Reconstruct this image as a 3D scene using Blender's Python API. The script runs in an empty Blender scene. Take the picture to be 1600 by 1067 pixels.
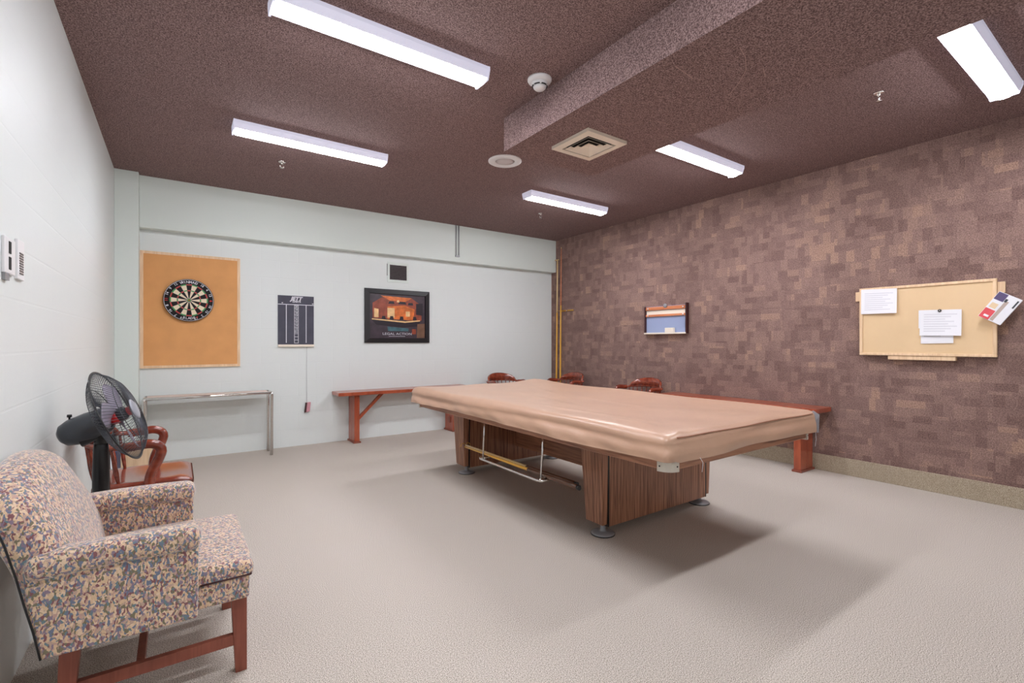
import bpy, bmesh, math, random
from mathutils import Vector, Matrix, Euler
PI = math.pi
R = math.radians
random.seed(7)
sc = bpy.context.scene

# ------------------------------------------------------------------ camera
XL, XR, YB, YF, ZC = -0.496, 5.155, 6.202, -1.0, 2.928
cam_d = bpy.data.cameras.new('camera')
cam_d.sensor_width = 36.0
cam_d.lens = 16.823
cam_d.shift_y = 0.0013
cam_d.clip_start = 0.02
cam = bpy.data.objects.new('camera', cam_d)
sc.collection.objects.link(cam)
cam.location = (0, 0, 1.24)
cam.rotation_euler = (R(90), 0, -0.6112)
sc.camera = cam

# ------------------------------------------------------------------ world, exposure
w = bpy.data.worlds.new('world')
sc.world = w
w.use_nodes = True
w.node_tree.nodes['Background'].inputs[0].default_value = (0.8, 0.85, 0.9, 1)
w.node_tree.nodes['Background'].inputs[1].default_value = 0.3
sc.view_settings.view_transform = 'Standard'
sc.view_settings.look = 'None'
sc.view_settings.gamma = 1.0
sc.view_settings.use_curve_mapping = False
sc.view_settings.exposure = 1.74
LAMP = 21.0            # emission strength of every ceiling tube diffuser
sc.cycles.max_bounces = 12
sc.cycles.diffuse_bounces = 8

# ------------------------------------------------------------------ materials
def lin(c):
    return tuple(((v / 255.0) / 12.92 if v / 255.0 <= 0.04045 else ((v / 255.0 + 0.055) / 1.055) ** 2.4) for v in c)

def mat(name, rgb, rough=0.6, metal=0.0, coat=0.0, spec=0.5, noise=0.0, nscale=40.0, bump=0.0, bscale=200.0, bdist=0.002):
    m = bpy.data.materials.new(name)
    m.use_nodes = True
    nt = m.node_tree
    b = nt.nodes['Principled BSDF']
    c = lin(rgb) + (1,)
    b.inputs['Base Color'].default_value = c
    b.inputs['Roughness'].default_value = rough
    b.inputs['Metallic'].default_value = metal
    b.inputs['Coat Weight'].default_value = coat
    b.inputs['Coat Roughness'].default_value = 0.12
    b.inputs['Specular IOR Level'].default_value = spec
    tc = nt.nodes.new('ShaderNodeTexCoord')
    if noise > 0:
        n = nt.nodes.new('ShaderNodeTexNoise'); n.inputs['Scale'].default_value = nscale
        n.inputs['Detail'].default_value = 4
        nt.links.new(tc.outputs['Object'], n.inputs['Vector'])
        r = nt.nodes.new('ShaderNodeMapRange')
        r.inputs[1].default_value = 0.3; r.inputs[2].default_value = 0.7
        r.inputs[3].default_value = 1 - noise; r.inputs[4].default_value = 1 + noise
        nt.links.new(n.outputs['Fac'], r.inputs[0])
        mx = nt.nodes.new('ShaderNodeVectorMath'); mx.operation = 'SCALE'
        mx.inputs[0].default_value = c[:3]
        nt.links.new(r.outputs[0], mx.inputs['Scale'])
        nt.links.new(mx.outputs[0], b.inputs['Base Color'])
    if bump > 0:
        n = nt.nodes.new('ShaderNodeTexNoise'); n.inputs['Scale'].default_value = bscale
        n.inputs['Detail'].default_value = 3
        nt.links.new(tc.outputs['Object'], n.inputs['Vector'])
        bp = nt.nodes.new('ShaderNodeBump'); bp.inputs['Strength'].default_value = bump
        bp.inputs['Distance'].default_value = bdist
        nt.links.new(n.outputs['Fac'], bp.inputs['Height'])
        nt.links.new(bp.outputs[0], b.inputs['Normal'])
    return m

def nd(m, t, **kw):
    n = m.node_tree.nodes.new(t)
    for k, v in kw.items(): setattr(n, k, v)
    return n
def lk(m, a, b): m.node_tree.links.new(a, b)

def ramp(m, stops, interp='LINEAR'):
    r = nd(m, 'ShaderNodeValToRGB')
    cr = r.color_ramp; cr.interpolation = interp
    while len(cr.elements) < len(stops): cr.elements.new(0.5)
    for e, (p, c) in zip(cr.elements, stops):
        e.position = p; e.color = lin(c) + (1,)
    return r

# painted block wall: faint courses and joints in the relief only
def block_wall(name, rgb, swap):
    m = mat(name, rgb, rough=0.45, spec=0.4)
    b = m.node_tree.nodes['Principled BSDF']
    tc = nd(m, 'ShaderNodeTexCoord'); sp = nd(m, 'ShaderNodeSeparateXYZ'); cb = nd(m, 'ShaderNodeCombineXYZ')
    lk(m, tc.outputs['Object'], sp.inputs[0])
    lk(m, sp.outputs['Y' if swap else 'X'], cb.inputs['X']); lk(m, sp.outputs['Z'], cb.inputs['Y'])
    br = nd(m, 'ShaderNodeTexBrick')
    br.inputs['Scale'].default_value = 1; br.inputs['Brick Width'].default_value = 0.4
    br.inputs['Row Height'].default_value = 0.2; br.inputs['Mortar Size'].default_value = 0.006
    br.inputs['Mortar Smooth'].default_value = 0.6
    lk(m, cb.outputs[0], br.inputs['Vector'])
    inv = nd(m, 'ShaderNodeMath', operation='SUBTRACT'); inv.inputs[0].default_value = 1
    lk(m, br.outputs['Fac'], inv.inputs[1])
    n = nd(m, 'ShaderNodeTexNoise'); n.inputs['Scale'].default_value = 60; n.inputs['Detail'].default_value = 5
    lk(m, tc.outputs['Object'], n.inputs['Vector'])
    ad = nd(m, 'ShaderNodeMath', operation='MULTIPLY_ADD'); ad.inputs[1].default_value = 0.5
    lk(m, n.outputs['Fac'], ad.inputs[0]); lk(m, inv.outputs[0], ad.inputs[2])
    bp = nd(m, 'ShaderNodeBump'); bp.inputs['Strength'].default_value = 0.18; bp.inputs['Distance'].default_value = 0.003
    lk(m, ad.outputs[0], bp.inputs['Height']); lk(m, bp.outputs[0], b.inputs['Normal'])
    return m
M = {}
M['wall_l'] = block_wall('painted_block_left', (223, 229, 228), True)
M['wall_b'] = block_wall('painted_block_back', (223, 229, 228), False)
M['paint'] = mat('painted_plaster', (219, 228, 223), 0.5, bump=0.1, bscale=80)

# brown stippled ceiling
def ceiling_mat():
    m = mat('brown_stipple_ceiling', (100, 70, 66), 0.9, spec=0.2)
    b = m.node_tree.nodes['Principled BSDF']
    tc = nd(m, 'ShaderNodeTexCoord')
    n = nd(m, 'ShaderNodeTexNoise'); n.inputs['Scale'].default_value = 150; n.inputs['Detail'].default_value = 5
    lk(m, tc.outputs['Object'], n.inputs['Vector'])
    r = ramp(m, [(0.36, (88, 70, 69)), (0.5, (130, 107, 105)), (0.64, (168, 143, 141))])
    lk(m, n.outputs['Fac'], r.inputs[0])
    # a few pale flecks where the stipple has chipped
    v = nd(m, 'ShaderNodeTexVoronoi'); v.inputs['Scale'].default_value = 4.5; v.inputs['Randomness'].default_value = 1
    lk(m, tc.outputs['Object'], v.inputs['Vector'])
    lt = nd(m, 'ShaderNodeMath', operation='LESS_THAN'); lt.inputs[1].default_value = 0.016
    lk(m, v.outputs['Distance'], lt.inputs[0])
    mx = nd(m, 'ShaderNodeMixRGB'); mx.inputs[2].default_value = lin((190, 165, 160)) + (1,)
    lk(m, lt.outputs[0], mx.inputs[0]); lk(m, r.outputs[0], mx.inputs[1]); lk(m, mx.outputs[0], b.inputs['Base Color'])
    bp = nd(m, 'ShaderNodeBump'); bp.inputs['Strength'].default_value = 0.5; bp.inputs['Distance'].default_value = 0.002
    lk(m, n.outputs['Fac'], bp.inputs['Height']); lk(m, bp.outputs[0], b.inputs['Normal'])
    return m
M['ceil'] = ceiling_mat()
M['scratch'] = mat('scratched_ceiling', (175, 145, 138), 0.9)

# grey-beige loop carpet
def carpet_mat(name, a, bb, c, big=True):
    m = mat(name, b_ := bb, 0.95, spec=0.1)
    b = m.node_tree.nodes['Principled BSDF']
    tc = nd(m, 'ShaderNodeTexCoord')
    n = nd(m, 'ShaderNodeTexNoise'); n.inputs['Scale'].default_value = 260; n.inputs['Detail'].default_value = 3
    lk(m, tc.outputs['Object'], n.inputs['Vector'])
    r = ramp(m, [(0.34, a), (0.5, bb), (0.66, c)])
    lk(m, n.outputs['Fac'], r.inputs[0]); lk(m, r.outputs[0], b.inputs['Base Color'])
    bp = nd(m, 'ShaderNodeBump'); bp.inputs['Strength'].default_value = 0.3; bp.inputs['Distance'].default_value = 0.002
    lk(m, n.outputs['Fac'], bp.inputs['Height']); lk(m, bp.outputs[0], b.inputs['Normal'])
    return m
M['carpet'] = carpet_mat('beige_loop_carpet', (118, 110, 102), (186, 177, 167), (228, 220, 211))
M['basecarpet'] = carpet_mat('carpet_baseboard', (118, 104, 86), (168, 154, 134), (208, 196, 176))

# patchwork brown wall carpet
def patch_mat():
    m = mat('brown_patchwork_wall', (110, 78, 70), 0.95, spec=0.12)
    b = m.node_tree.nodes['Principled BSDF']
    tc = nd(m, 'ShaderNodeTexCoord'); sp = nd(m, 'ShaderNodeSeparateXYZ'); lk(m, tc.outputs['Object'], sp.inputs[0])
    def cells(cw, ch, off, seed):
        cv = nd(m, 'ShaderNodeCombineXYZ')
        mz = nd(m, 'ShaderNodeMath', operation='DIVIDE'); mz.inputs[1].default_value = ch; lk(m, sp.outputs['Z'], mz.inputs[0])
        fz = nd(m, 'ShaderNodeMath', operation='FLOOR'); lk(m, mz.outputs[0], fz.inputs[0])
        my = nd(m, 'ShaderNodeMath', operation='DIVIDE'); my.inputs[1].default_value = cw; lk(m, sp.outputs['Y'], my.inputs[0])
        sh = nd(m, 'ShaderNodeMath', operation='MULTIPLY_ADD'); sh.inputs[1].default_value = off
        lk(m, fz.outputs[0], sh.inputs[0]); lk(m, my.outputs[0], sh.inputs[2])
        fy = nd(m, 'ShaderNodeMath', operation='FLOOR'); lk(m, sh.outputs[0], fy.inputs[0])
        lk(m, fy.outputs[0], cv.inputs['X']); lk(m, fz.outputs[0], cv.inputs['Y']); cv.inputs['Z'].default_value = seed
        wn = nd(m, 'ShaderNodeTexWhiteNoise', noise_dimensions='3D'); lk(m, cv.outputs[0], wn.inputs['Vector'])
        return wn.outputs['Value']
    a = cells(0.13, 0.062, 0.37, 1.5); c = cells(0.066, 0.105, 0.5, 7.5); pick = cells(0.2, 0.124, 0.3, 3.5)
    g = nd(m, 'ShaderNodeMath', operation='GREATER_THAN'); g.inputs[1].default_value = 0.5; lk(m, pick, g.inputs[0])
    mx = nd(m, 'ShaderNodeMix'); lk(m, g.outputs[0], mx.inputs['Factor']); lk(m, a, mx.inputs['A']); lk(m, c, mx.inputs['B'])
    bl = nd(m, 'ShaderNodeMath', operation='MULTIPLY_ADD'); bl.inputs[1].default_value = 0.35
    m2 = nd(m, 'ShaderNodeMath', operation='MULTIPLY'); m2.inputs[1].default_value = 0.65
    lk(m, mx.outputs['Result'], m2.inputs[0]); lk(m, cells(0.22, 0.2, 0.4, 9.5), bl.inputs[0]); lk(m, m2.outputs[0], bl.inputs[2])
    r = ramp(m, [(0.1, (121, 97, 91)), (0.45, (134, 109, 103)), (0.75, (144, 118, 110)), (0.95, (162, 132, 117))])
    lk(m, bl.outputs[0], r.inputs[0])
    n = nd(m, 'ShaderNodeTexNoise'); n.inputs['Scale'].default_value = 130; n.inputs['Detail'].default_value = 3
    lk(m, tc.outputs['Object'], n.inputs['Vector'])
    mr = nd(m, 'ShaderNodeMapRange'); mr.inputs[1].default_value = 0.3; mr.inputs[2].default_value = 0.7
    mr.inputs[3].default_value = 0.62; mr.inputs[4].default_value = 1.38; lk(m, n.outputs['Fac'], mr.inputs[0])
    sc_ = nd(m, 'ShaderNodeVectorMath', operation='SCALE'); lk(m, r.outputs[0], sc_.inputs[0]); lk(m, mr.outputs[0], sc_.inputs['Scale'])
    lk(m, sc_.outputs[0], b.inputs['Base Color'])
    bp = nd(m, 'ShaderNodeBump'); bp.inputs['Strength'].default_value = 0.35; bp.inputs['Distance'].default_value = 0.003
    lk(m, n.outputs['Fac'], bp.inputs['Height']); lk(m, bp.outputs[0], b.inputs['Normal'])
    return m
M['patch'] = patch_mat()

def wood_mat(name, dark, light, axis, rough=0.35, coat=0.0, scale=(60, 60, 3)):
    m = mat(name, light, rough, coat=coat)
    b = m.node_tree.nodes['Principled BSDF']
    tc = nd(m, 'ShaderNodeTexCoord'); mp = nd(m, 'ShaderNodeMapping')
    s = {'Z': (scale[0], scale[1], scale[2]), 'Y': (scale[0], scale[2], scale[1]), 'X': (scale[2], scale[0], scale[1])}[axis]
    mp.inputs['Scale'].default_value = s
    lk(m, tc.outputs['Object'], mp.inputs[0])
    n = nd(m, 'ShaderNodeTexNoise'); n.inputs['Scale'].default_value = 1.0; n.inputs['Detail'].default_value = 5
    n.inputs['Distortion'].default_value = 0.6
    lk(m, mp.outputs[0], n.inputs['Vector'])
    r = ramp(m, [(0.35, dark), (0.62, light)])
    lk(m, n.outputs['Fac'], r.inputs[0]); lk(m, r.outputs[0], b.inputs['Base Color'])
    return m
M['walnut_v'] = wood_mat('walnut_laminate_upright', (112, 72, 54), (172, 122, 94), 'Z', scale=(90, 90, 3))
M['walnut_h'] = wood_mat('walnut_laminate_long', (124, 80, 60), (176, 124, 96), 'Y')
M['walnut_x'] = wood_mat('walnut_laminate_cross', (124, 80, 60), (176, 124, 96), 'X')
M['cherry'] = wood_mat('cherry_varnish', (112, 44, 29), (148, 67, 44), 'X', 0.2, 0.6, (24, 24, 4))
M['bench_red'] = wood_mat('red_brown_bench_paint', (146, 64, 40), (174, 86, 56), 'Z', 0.3, 0.5, (14, 14, 3))
M['leg_red'] = wood_mat('reddish_leg_stain', (128, 66, 50), (144, 78, 60), 'Z', 0.45, 0.1, (60, 60, 5))
M['pale_wood'] = wood_mat('pale_pine', (222, 188, 150), (238, 208, 172), 'Z', 0.55, 0, (50, 50, 4))
M['cork'] = mat('cork_sheet', (222, 162, 104), 0.9, noise=0.05, nscale=6, bump=0.2, bscale=250)
M['cork_pale'] = mat('pale_pin_board', (226, 196, 156), 0.9, noise=0.02, nscale=5, bump=0.1, bscale=250)
M['black'] = mat('black_plastic', (24, 24, 27), 0.3)
M['black_soft'] = mat('black_satin', (30, 28, 32), 0.45)
M['grey_plastic'] = mat('dark_grey_plastic', (62, 65, 72), 0.3)
M['white'] = mat('white_enamel', (232, 232, 234), 0.4)
M['offwhite'] = mat('ivory_enamel', (238, 228, 212), 0.5)
M['grille'] = mat('grey_grille', (205, 198, 200), 0.6, bump=0.5, bscale=600)
M['chrome'] = mat('chrome', (225, 222, 220), 0.12, 1.0)
M['steel'] = mat('dull_steel', (150, 150, 154), 0.4, 0.3)
M['paleplate'] = mat('pale_cast_plate', (216, 208, 196), 0.4)
M['brass'] = mat('brass', (206, 160, 80), 0.3, 0.9)
M['yellow'] = mat('yellow_varnished_ash', (226, 170, 62), 0.3, coat=0.4)
M['maple'] = mat('pale_maple_shaft', (226, 196, 140), 0.3, coat=0.4)
M['butt'] = mat('dark_brown_cue_butt', (96, 62, 42), 0.25, coat=0.5)
M['paper'] = mat('white_paper', (236, 236, 242), 0.8)
M['ink'] = mat('pale_grey_print', (214, 214, 222), 0.8)
M['red'] = mat('red_plastic', (196, 30, 36), 0.3)
M['dartred'] = mat('dart_red', (206, 52, 44), 0.7)
M['dartgreen'] = mat('dart_green', (50, 160, 78), 0.7)
M['dartcream'] = mat('dart_cream', (238, 222, 196), 0.8)
M['dartblack'] = mat('dart_black', (22, 18, 20), 0.8)
M['slate'] = mat('chalkboard', (74, 74, 88), 0.7, noise=0.12, nscale=9)
M['chalk'] = mat('chalk_white', (222, 222, 230), 0.8)
M['pink'] = mat('pink_felt', (205, 150, 160), 0.9)
M['bluegrey'] = mat('blue_grey_board', (150, 162, 196), 0.6)
M['orangewood'] = wood_mat('orange_wood', (190, 110, 70), (216, 140, 96), 'Y', 0.4)
M['badge'] = mat('silver_badge', (150, 152, 162), 0.3)
M['navy'] = mat('navy_cloth', (34, 50, 88), 0.6)
M['darkmaroon'] = mat('dark_maroon', (66, 32, 34), 0.5)
M['glass_lens'] = None
m = mat('lamp_diffuser', (255, 255, 255), 0.5)
b = m.node_tree.nodes['Principled BSDF']
b.inputs['Emission Color'].default_value = (0.96, 0.965, 1.0, 1)
b.inputs['Emission Strength'].default_value = LAMP
M['lamp'] = m
m = mat('lamp_translucent_side', (214, 212, 230), 0.4)
b = m.node_tree.nodes['Principled BSDF']
b.inputs['Emission Color'].default_value = (0.80, 0.82, 1.0, 1)
b.inputs['Emission Strength'].default_value = 0.10
M['lamp_side'] = m

# woven confetti upholstery
def fabric():
    m = mat('confetti_fabric', (190, 160, 130), 0.85, spec=0.25)
    b = m.node_tree.nodes['Principled BSDF']
    tc = nd(m, 'ShaderNodeTexCoord'); mp = nd(m, 'ShaderNodeMapping'); mp.inputs['Scale'].default_value = (1, 1, 0.62)
    lk(m, tc.outputs['Object'], mp.inputs[0])
    n = nd(m, 'ShaderNodeTexNoise'); n.inputs['Scale'].default_value = 60; lk(m, mp.outputs[0], n.inputs['Vector'])
    mx = nd(m, 'ShaderNodeMixRGB', blend_type='ADD'); mx.inputs[0].default_value = 0.02
    lk(m, mp.outputs[0], mx.inputs[1]); lk(m, n.outputs['Color'], mx.inputs[2])
    v = nd(m, 'ShaderNodeTexVoronoi'); v.inputs['Scale'].default_value = 175
    lk(m, mx.outputs[0], v.inputs['Vector'])
    sp = nd(m, 'ShaderNodeSeparateColor'); lk(m, v.outputs['Color'], sp.inputs[0])
    r = ramp(m, [(0.0, (218, 188, 154)), (0.20, (194, 164, 146)), (0.31, (112, 122, 144)), (0.43, (134, 88, 92)),
                 (0.53, (226, 200, 172)), (0.65, (124, 116, 94)), (0.77, (140, 122, 140)), (0.87, (196, 158, 146)), (0.94, (108, 130, 138))], 'CONSTANT')
    lk(m, sp.outputs[0], r.inputs[0])
    n2 = nd(m, 'ShaderNodeTexNoise'); n2.inputs['Scale'].default_value = 500; lk(m, tc.outputs['Object'], n2.inputs['Vector'])
    mr = nd(m, 'ShaderNodeMapRange'); mr.inputs[3].default_value = 0.75; mr.inputs[4].default_value = 1.25
    lk(m, n2.outputs['Fac'], mr.inputs[0])
    s_ = nd(m, 'ShaderNodeVectorMath', operation='SCALE'); lk(m, r.outputs[0], s_.inputs[0]); lk(m, mr.outputs[0], s_.inputs['Scale'])
    lk(m, s_.outputs[0], b.inputs['Base Color'])
    bp = nd(m, 'ShaderNodeBump'); bp.inputs['Strength'].default_value = 0.3; bp.inputs['Distance'].default_value = 0.001
    lk(m, n2.outputs['Fac'], bp.inputs['Height']); lk(m, bp.outputs[0], b.inputs['Normal'])
    b.inputs['Sheen Weight'].default_value = 0.6
    return m
M['fabric'] = fabric()
M['vinyl'] = mat('tan_vinyl_cover', (190, 152, 127), 0.40, coat=0.4, spec=0.6, noise=0.05, nscale=5, bump=0.15, bscale=45)
M['vinyl'].node_tree.nodes['Principled BSDF'].inputs['Coat Roughness'].default_value = 0.3
M['mesh_grey'] = mat('grey_torn_lining', (170, 172, 182), 0.6)

# ------------------------------------------------------------------ mesh helpers
class MB:
    """collects shapes, then links them as one mesh object"""
    def __init__(s): s.bm = bmesh.new(); s.mi = 0
    def face(s, vs, smooth=False):
        try:
            f = s.bm.faces.new(vs); f.material_index = s.mi; f.smooth = smooth; return f
        except ValueError: return None
    def box(s, x0, x1, y0, y1, z0, z1, bev=0.0):
        vs = [s.bm.verts.new((x, y, z)) for x in (x0, x1) for y in (y0, y1) for z in (z0, z1)]
        fs = [s.face([vs[i] for i in q]) for q in ((0, 1, 3, 2), (4, 6, 7, 5), (0, 4, 5, 1), (2, 3, 7, 6), (0, 2, 6, 4), (1, 5, 7, 3))]
        if bev > 0:
            es = list({e for f in fs for e in f.edges})
            r = bmesh.ops.bevel(s.bm, geom=es, offset=bev, segments=2, affect='EDGES', profile=0.5)
            for f in r['faces']: f.material_index = s.mi
        return s
    def hexa(s, lo, hi):
        """lo, hi: four (x, y, z) corners each, same winding"""
        a = [s.bm.verts.new(p) for p in lo]; b = [s.bm.verts.new(p) for p in hi]
        s.face(a[::-1]); s.face(b)
        for i in range(4): s.face([a[i], a[(i + 1) % 4], b[(i + 1) % 4], b[i]])
        return s
    def prism(s, pts, d):
        """pts: planar outline (3D), d: extrusion vector"""
        a = [s.bm.verts.new(p) for p in pts]; b = [s.bm.verts.new(Vector(p) + Vector(d)) for p in pts]
        s.face(a[::-1]); s.face(b); n = len(a)
        for i in range(n): s.face([a[i], a[(i + 1) % n], b[(i + 1) % n], b[i]])
        return s
    def tube(s, pts, r, n=10, closed=False, cap=True, smooth=True, flat=None):
        """round (or, with flat=(w, h, up), flattened) tube along points; r a number or a list"""
        P = [Vector(p) for p in pts]; k = len(P)
        rs = r if isinstance(r, (list, tuple)) else [r] * k
        rings = []; prev = None
        for i in range(k):
            if closed: t = (P[(i + 1) % k] - P[i - 1])
            else: t = P[min(i + 1, k - 1)] - P[max(i - 1, 0)]
            t = t.normalized() if t.length > 1e-9 else Vector((0, 0, 1))
            if flat:
                up = Vector(flat[2]); up = (up - t * up.dot(t)).normalized()
                u = t.cross(up); v = up
                w_, h_ = flat[0] * rs[i], flat[1] * rs[i]
            else:
                if prev is None:
                    u = t.cross(Vector((0, 0, 1)))
                    if u.length < 0.05: u = t.cross(Vector((0, 1, 0)))
                    u.normalize()
                else: u = (prev - t * prev.dot(t)).normalized()
                v = t.cross(u); prev = u; w_ = h_ = rs[i]
            rings.append([s.bm.verts.new(P[i] + u * (w_ * math.cos(2 * PI * j / n)) + v * (h_ * math.sin(2 * PI * j / n))) for j in range(n)])
        m_ = k if closed else k - 1
        for i in range(m_):
            a, b = rings[i], rings[(i + 1) % k]
            for j in range(n): s.face([a[j], b[j], b[(j + 1) % n], a[(j + 1) % n]], smooth)
        if cap and not closed: s.face(rings[0]); s.face(rings[-1][::-1])
        return s
    def lathe(s, prof, axis=(0, 0, 1), org=(0, 0, 0), n=24, smooth=True):
        """prof: (radius, height) list, turned about the axis"""
        ax = Vector(axis).normalized(); q = ax.to_track_quat('Z', 'Y'); o = Vector(org)
        rings = []
        for (r, h) in prof:
            if r < 1e-5: rings.append([s.bm.verts.new(o + q @ Vector((0, 0, h)))])
            else: rings.append([s.bm.verts.new(o + q @ Vector((r * math.cos(2 * PI * j / n), r * math.sin(2 * PI * j / n), h))) for j in range(n)])
        for a, b in zip(rings, rings[1:]):
            for j in range(n):
                if len(a) == 1 and len(b) == 1: continue
                if len(a) == 1: s.face([a[0], b[j], b[(j + 1) % n]], smooth)
                elif len(b) == 1: s.face([a[j], b[0], a[(j + 1) % n]], smooth)
                else: s.face([a[j], b[j], b[(j + 1) % n], a[(j + 1) % n]], smooth)
        if len(rings[0]) > 1: s.face(rings[0])
        if len(rings[-1]) > 1: s.face(rings[-1][::-1])
        return s
    def rbox(s, x0, x1, y0, y1, z0, z1, r, n=10, warp=None):
        """box with round edges of radius r, each side a grid, bent by warp(x, y, z)"""
        lo = (x0, y0, z0); hi = (x1, y1, z1); cache = {}
        def axis_pts(a):
            L = hi[a] - lo[a]; rr = min(r, L / 2 * 0.999)
            p = [lo[a] + rr * (1 - math.cos(PI / 2 * i / 4)) * 1.0 for i in range(4)]
            mid = [lo[a] + rr + (L - 2 * rr) * i / n for i in range(n + 1)]
            return p + mid + [hi[a] - (q - lo[a]) for q in reversed(p)]
        AX = [axis_pts(a) for a in range(3)]
        def vert(p):
            c = [min(max(p[a], lo[a] + min(r, (hi[a] - lo[a]) / 2)), hi[a] - min(r, (hi[a] - lo[a]) / 2)) for a in range(3)]
            d = Vector(p) - Vector(c)
            q = Vector(c) + (d.normalized() * r if d.length > 1e-9 else d)
            if warp: q = Vector(warp(q.x, q.y, q.z))
            key = tuple(round(v, 6) for v in p)
            if key not in cache: cache[key] = s.bm.verts.new(q)
            return cache[key]
        for a in range(3):
            u, v = [i for i in range(3) if i != a]
            for side, val in ((0, lo[a]), (1, hi[a])):
                for i in range(len(AX[u]) - 1):
                    for j in range(len(AX[v]) - 1):
                        ps = []
                        for (ii, jj) in ((i, j), (i + 1, j), (i + 1, j + 1), (i, j + 1)):
                            p = [0, 0, 0]; p[a] = val; p[u] = AX[u][ii]; p[v] = AX[v][jj]; ps.append(vert(p))
                        ps = list(dict.fromkeys(ps))
                        if len(ps) >= 3: s.face(ps, True)
        return s
    def ring(s, c, r0, r1, a0, a1, n, plane, z=0.0):
        """flat ring sector; plane maps (u, v, w) to 3D"""
        for i in range(n):
            t0 = a0 + (a1 - a0) * i / n; t1 = a0 + (a1 - a0) * (i + 1) / n
            q = [(r0, t0), (r1, t0), (r1, t1), (r0, t1)] if r0 > 1e-6 else [(0, 0), (r1, t0), (r1, t1)]
            s.face([s.bm.verts.new(plane(c[0] + rr * math.sin(t), c[1] + rr * math.cos(t), z)) for rr, t in q])
        return s
    def build(s, name, mats, parent=None, loc=None, recalc=True, bevel=0.0, label=None):
        if recalc: bmesh.ops.recalc_face_normals(s.bm, faces=s.bm.faces)
        me = bpy.data.meshes.new(name); s.bm.to_mesh(me); s.bm.free()
        for mm in (mats if isinstance(mats, (list, tuple)) else [mats]): me.materials.append(mm)
        o = bpy.data.objects.new(name, me); sc.collection.objects.link(o)
        if parent is not None: o.parent = parent
        if loc is not None: o.location = loc
        if bevel > 0:
            md = o.modifiers.new('bevel', 'BEVEL'); md.width = bevel; md.segments = 2; md.limit_method = 'ANGLE'; md.angle_limit = R(40)
        if label: o['label'] = label
        return o

def thing(name, label, cat, loc=(0, 0, 0), rz=0.0, group=None):
    o = bpy.data.objects.new(name, None); sc.collection.objects.link(o)
    o.empty_display_size = 0.1
    o.location = loc; o.rotation_euler = (0, 0, rz); o['label'] = label; o['category'] = cat
    if group: o['group'] = group
    return o
def tag(o, label, cat, group=None):
    o['label'] = label; o['category'] = cat
    if group: o['group'] = group
    return o
def struct(o, label=None):
    o['kind'] = 'structure'
    if label: o['label'] = label
    return o
def dup(root, loc, rz, label, group=None):
    def cp(o, par):
        c = o.copy(); sc.collection.objects.link(c); c.parent = par
        for ch in list(o.children): cp(ch, c)
        return c
    r = root.copy(); sc.collection.objects.link(r); r.location = loc; r.rotation_euler = (0, 0, rz); r['label'] = label
    if group: r['group'] = group
    for ch in list(root.children): cp(ch, r)
    return r
def text_mesh(bm_target, txt, size, place, extrude=0.0006, shear=0.0, sx=1.0, bold=0.0):
    """adds lettering to an MB; place(u, v, w) maps the centred text plane to 3D"""
    cu = bpy.data.curves.new('lettering', 'FONT'); cu.body = txt; cu.size = size; cu.align_x = 'CENTER'; cu.align_y = 'CENTER'
    cu.extrude = extrude; cu.shear = shear; cu.resolution_u = 3; cu.offset = bold
    ob = bpy.data.objects.new('lettering', cu); sc.collection.objects.link(ob)
    dg = bpy.context.evaluated_depsgraph_get()
    me = bpy.data.meshes.new_from_object(ob.evaluated_get(dg))
    vs = [bm_target.bm.verts.new(place(v.co.x * sx, v.co.y, v.co.z)) for v in me.vertices]
    for p in me.polygons: bm_target.face([vs[i] for i in p.vertices])
    bpy.data.objects.remove(ob); bpy.data.curves.remove(cu); bpy.data.meshes.remove(me)

# ================================================================== SETTING
T = 0.15
struct(MB().box(XL - T, XR + T, YF - T, YB + T, -0.1, 0).build('floor', M['carpet']))
struct(MB().box(XL - T, XR + T, YF - T, YB + T, ZC, ZC + 0.1).build('ceiling', M['ceil']))
struct(MB().box(XL - T, XL, YF, YB, 0, ZC).build('wall_left', M['wall_l']))
struct(MB().box(XL - T, XR + T, YB, YB + T, 0, ZC).build('wall_back', M['wall_b']))
struct(MB().box(XR, XR + T, YF, YB, 0, ZC).build('wall_right', M['patch']))
struct(MB().box(XL - T, XR + T, YF - T, YF, 0, ZC).build('wall_front', M['wall_b']))
struct(MB().box(XR - 0.012, XR, YF, YB, 0, 0.157).build('baseboard_right', M['basecarpet'], bevel=0.003))
# ceiling bulkhead with scratches on its underside
SZ = 2.678
mb = MB().box(2.018, 2.935, YF, 2.985, SZ, ZC)
mb.mi = 1
def scratch(pts, wd):
    for p, q in zip(pts, pts[1:]):
        a = Vector((p[0], p[1], SZ - 0.0006)); b_ = Vector((q[0], q[1], SZ - 0.0006)); d = (b_ - a).normalized().cross(Vector((0, 0, 1))) * wd
        mb.face([mb.bm.verts.new(v) for v in (a - d, b_ - d, b_ + d, a + d)])
SCR = [([(2.50, 2.03), (2.56, 2.0), (2.66, 1.985)], .002), ([(2.30, 2.12), (2.36, 2.17), (2.46, 2.15)], .0015), ([(2.28, 2.2), (2.34, 2.14)], .0015),
       ([(2.29, 2.25), (2.36, 2.28), (2.40, 2.2)], .0015), ([(2.12, 1.55), (2.24, 1.56), (2.3, 1.57)], .002),
       ([(2.24, 1.27), (2.35, 1.3), (2.46, 1.36), (2.55, 1.45), (2.63, 1.56)], .0015), ([(2.45, 1.05), (2.42, .98)], .002), ([(2.6, 1.15), (2.63, 1.1)], .0015),
       ([(2.52, 1.3), (2.6, 1.33)], .0015), ([(2.7, 1.35), (2.73, 1.33)], .002), ([(2.3, 1.8), (2.33, 1.79)], .002), ([(2.75, 1.9), (2.8, 1.88)], .0015)]
for pts, wd in SCR: scratch(pts, wd)
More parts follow.
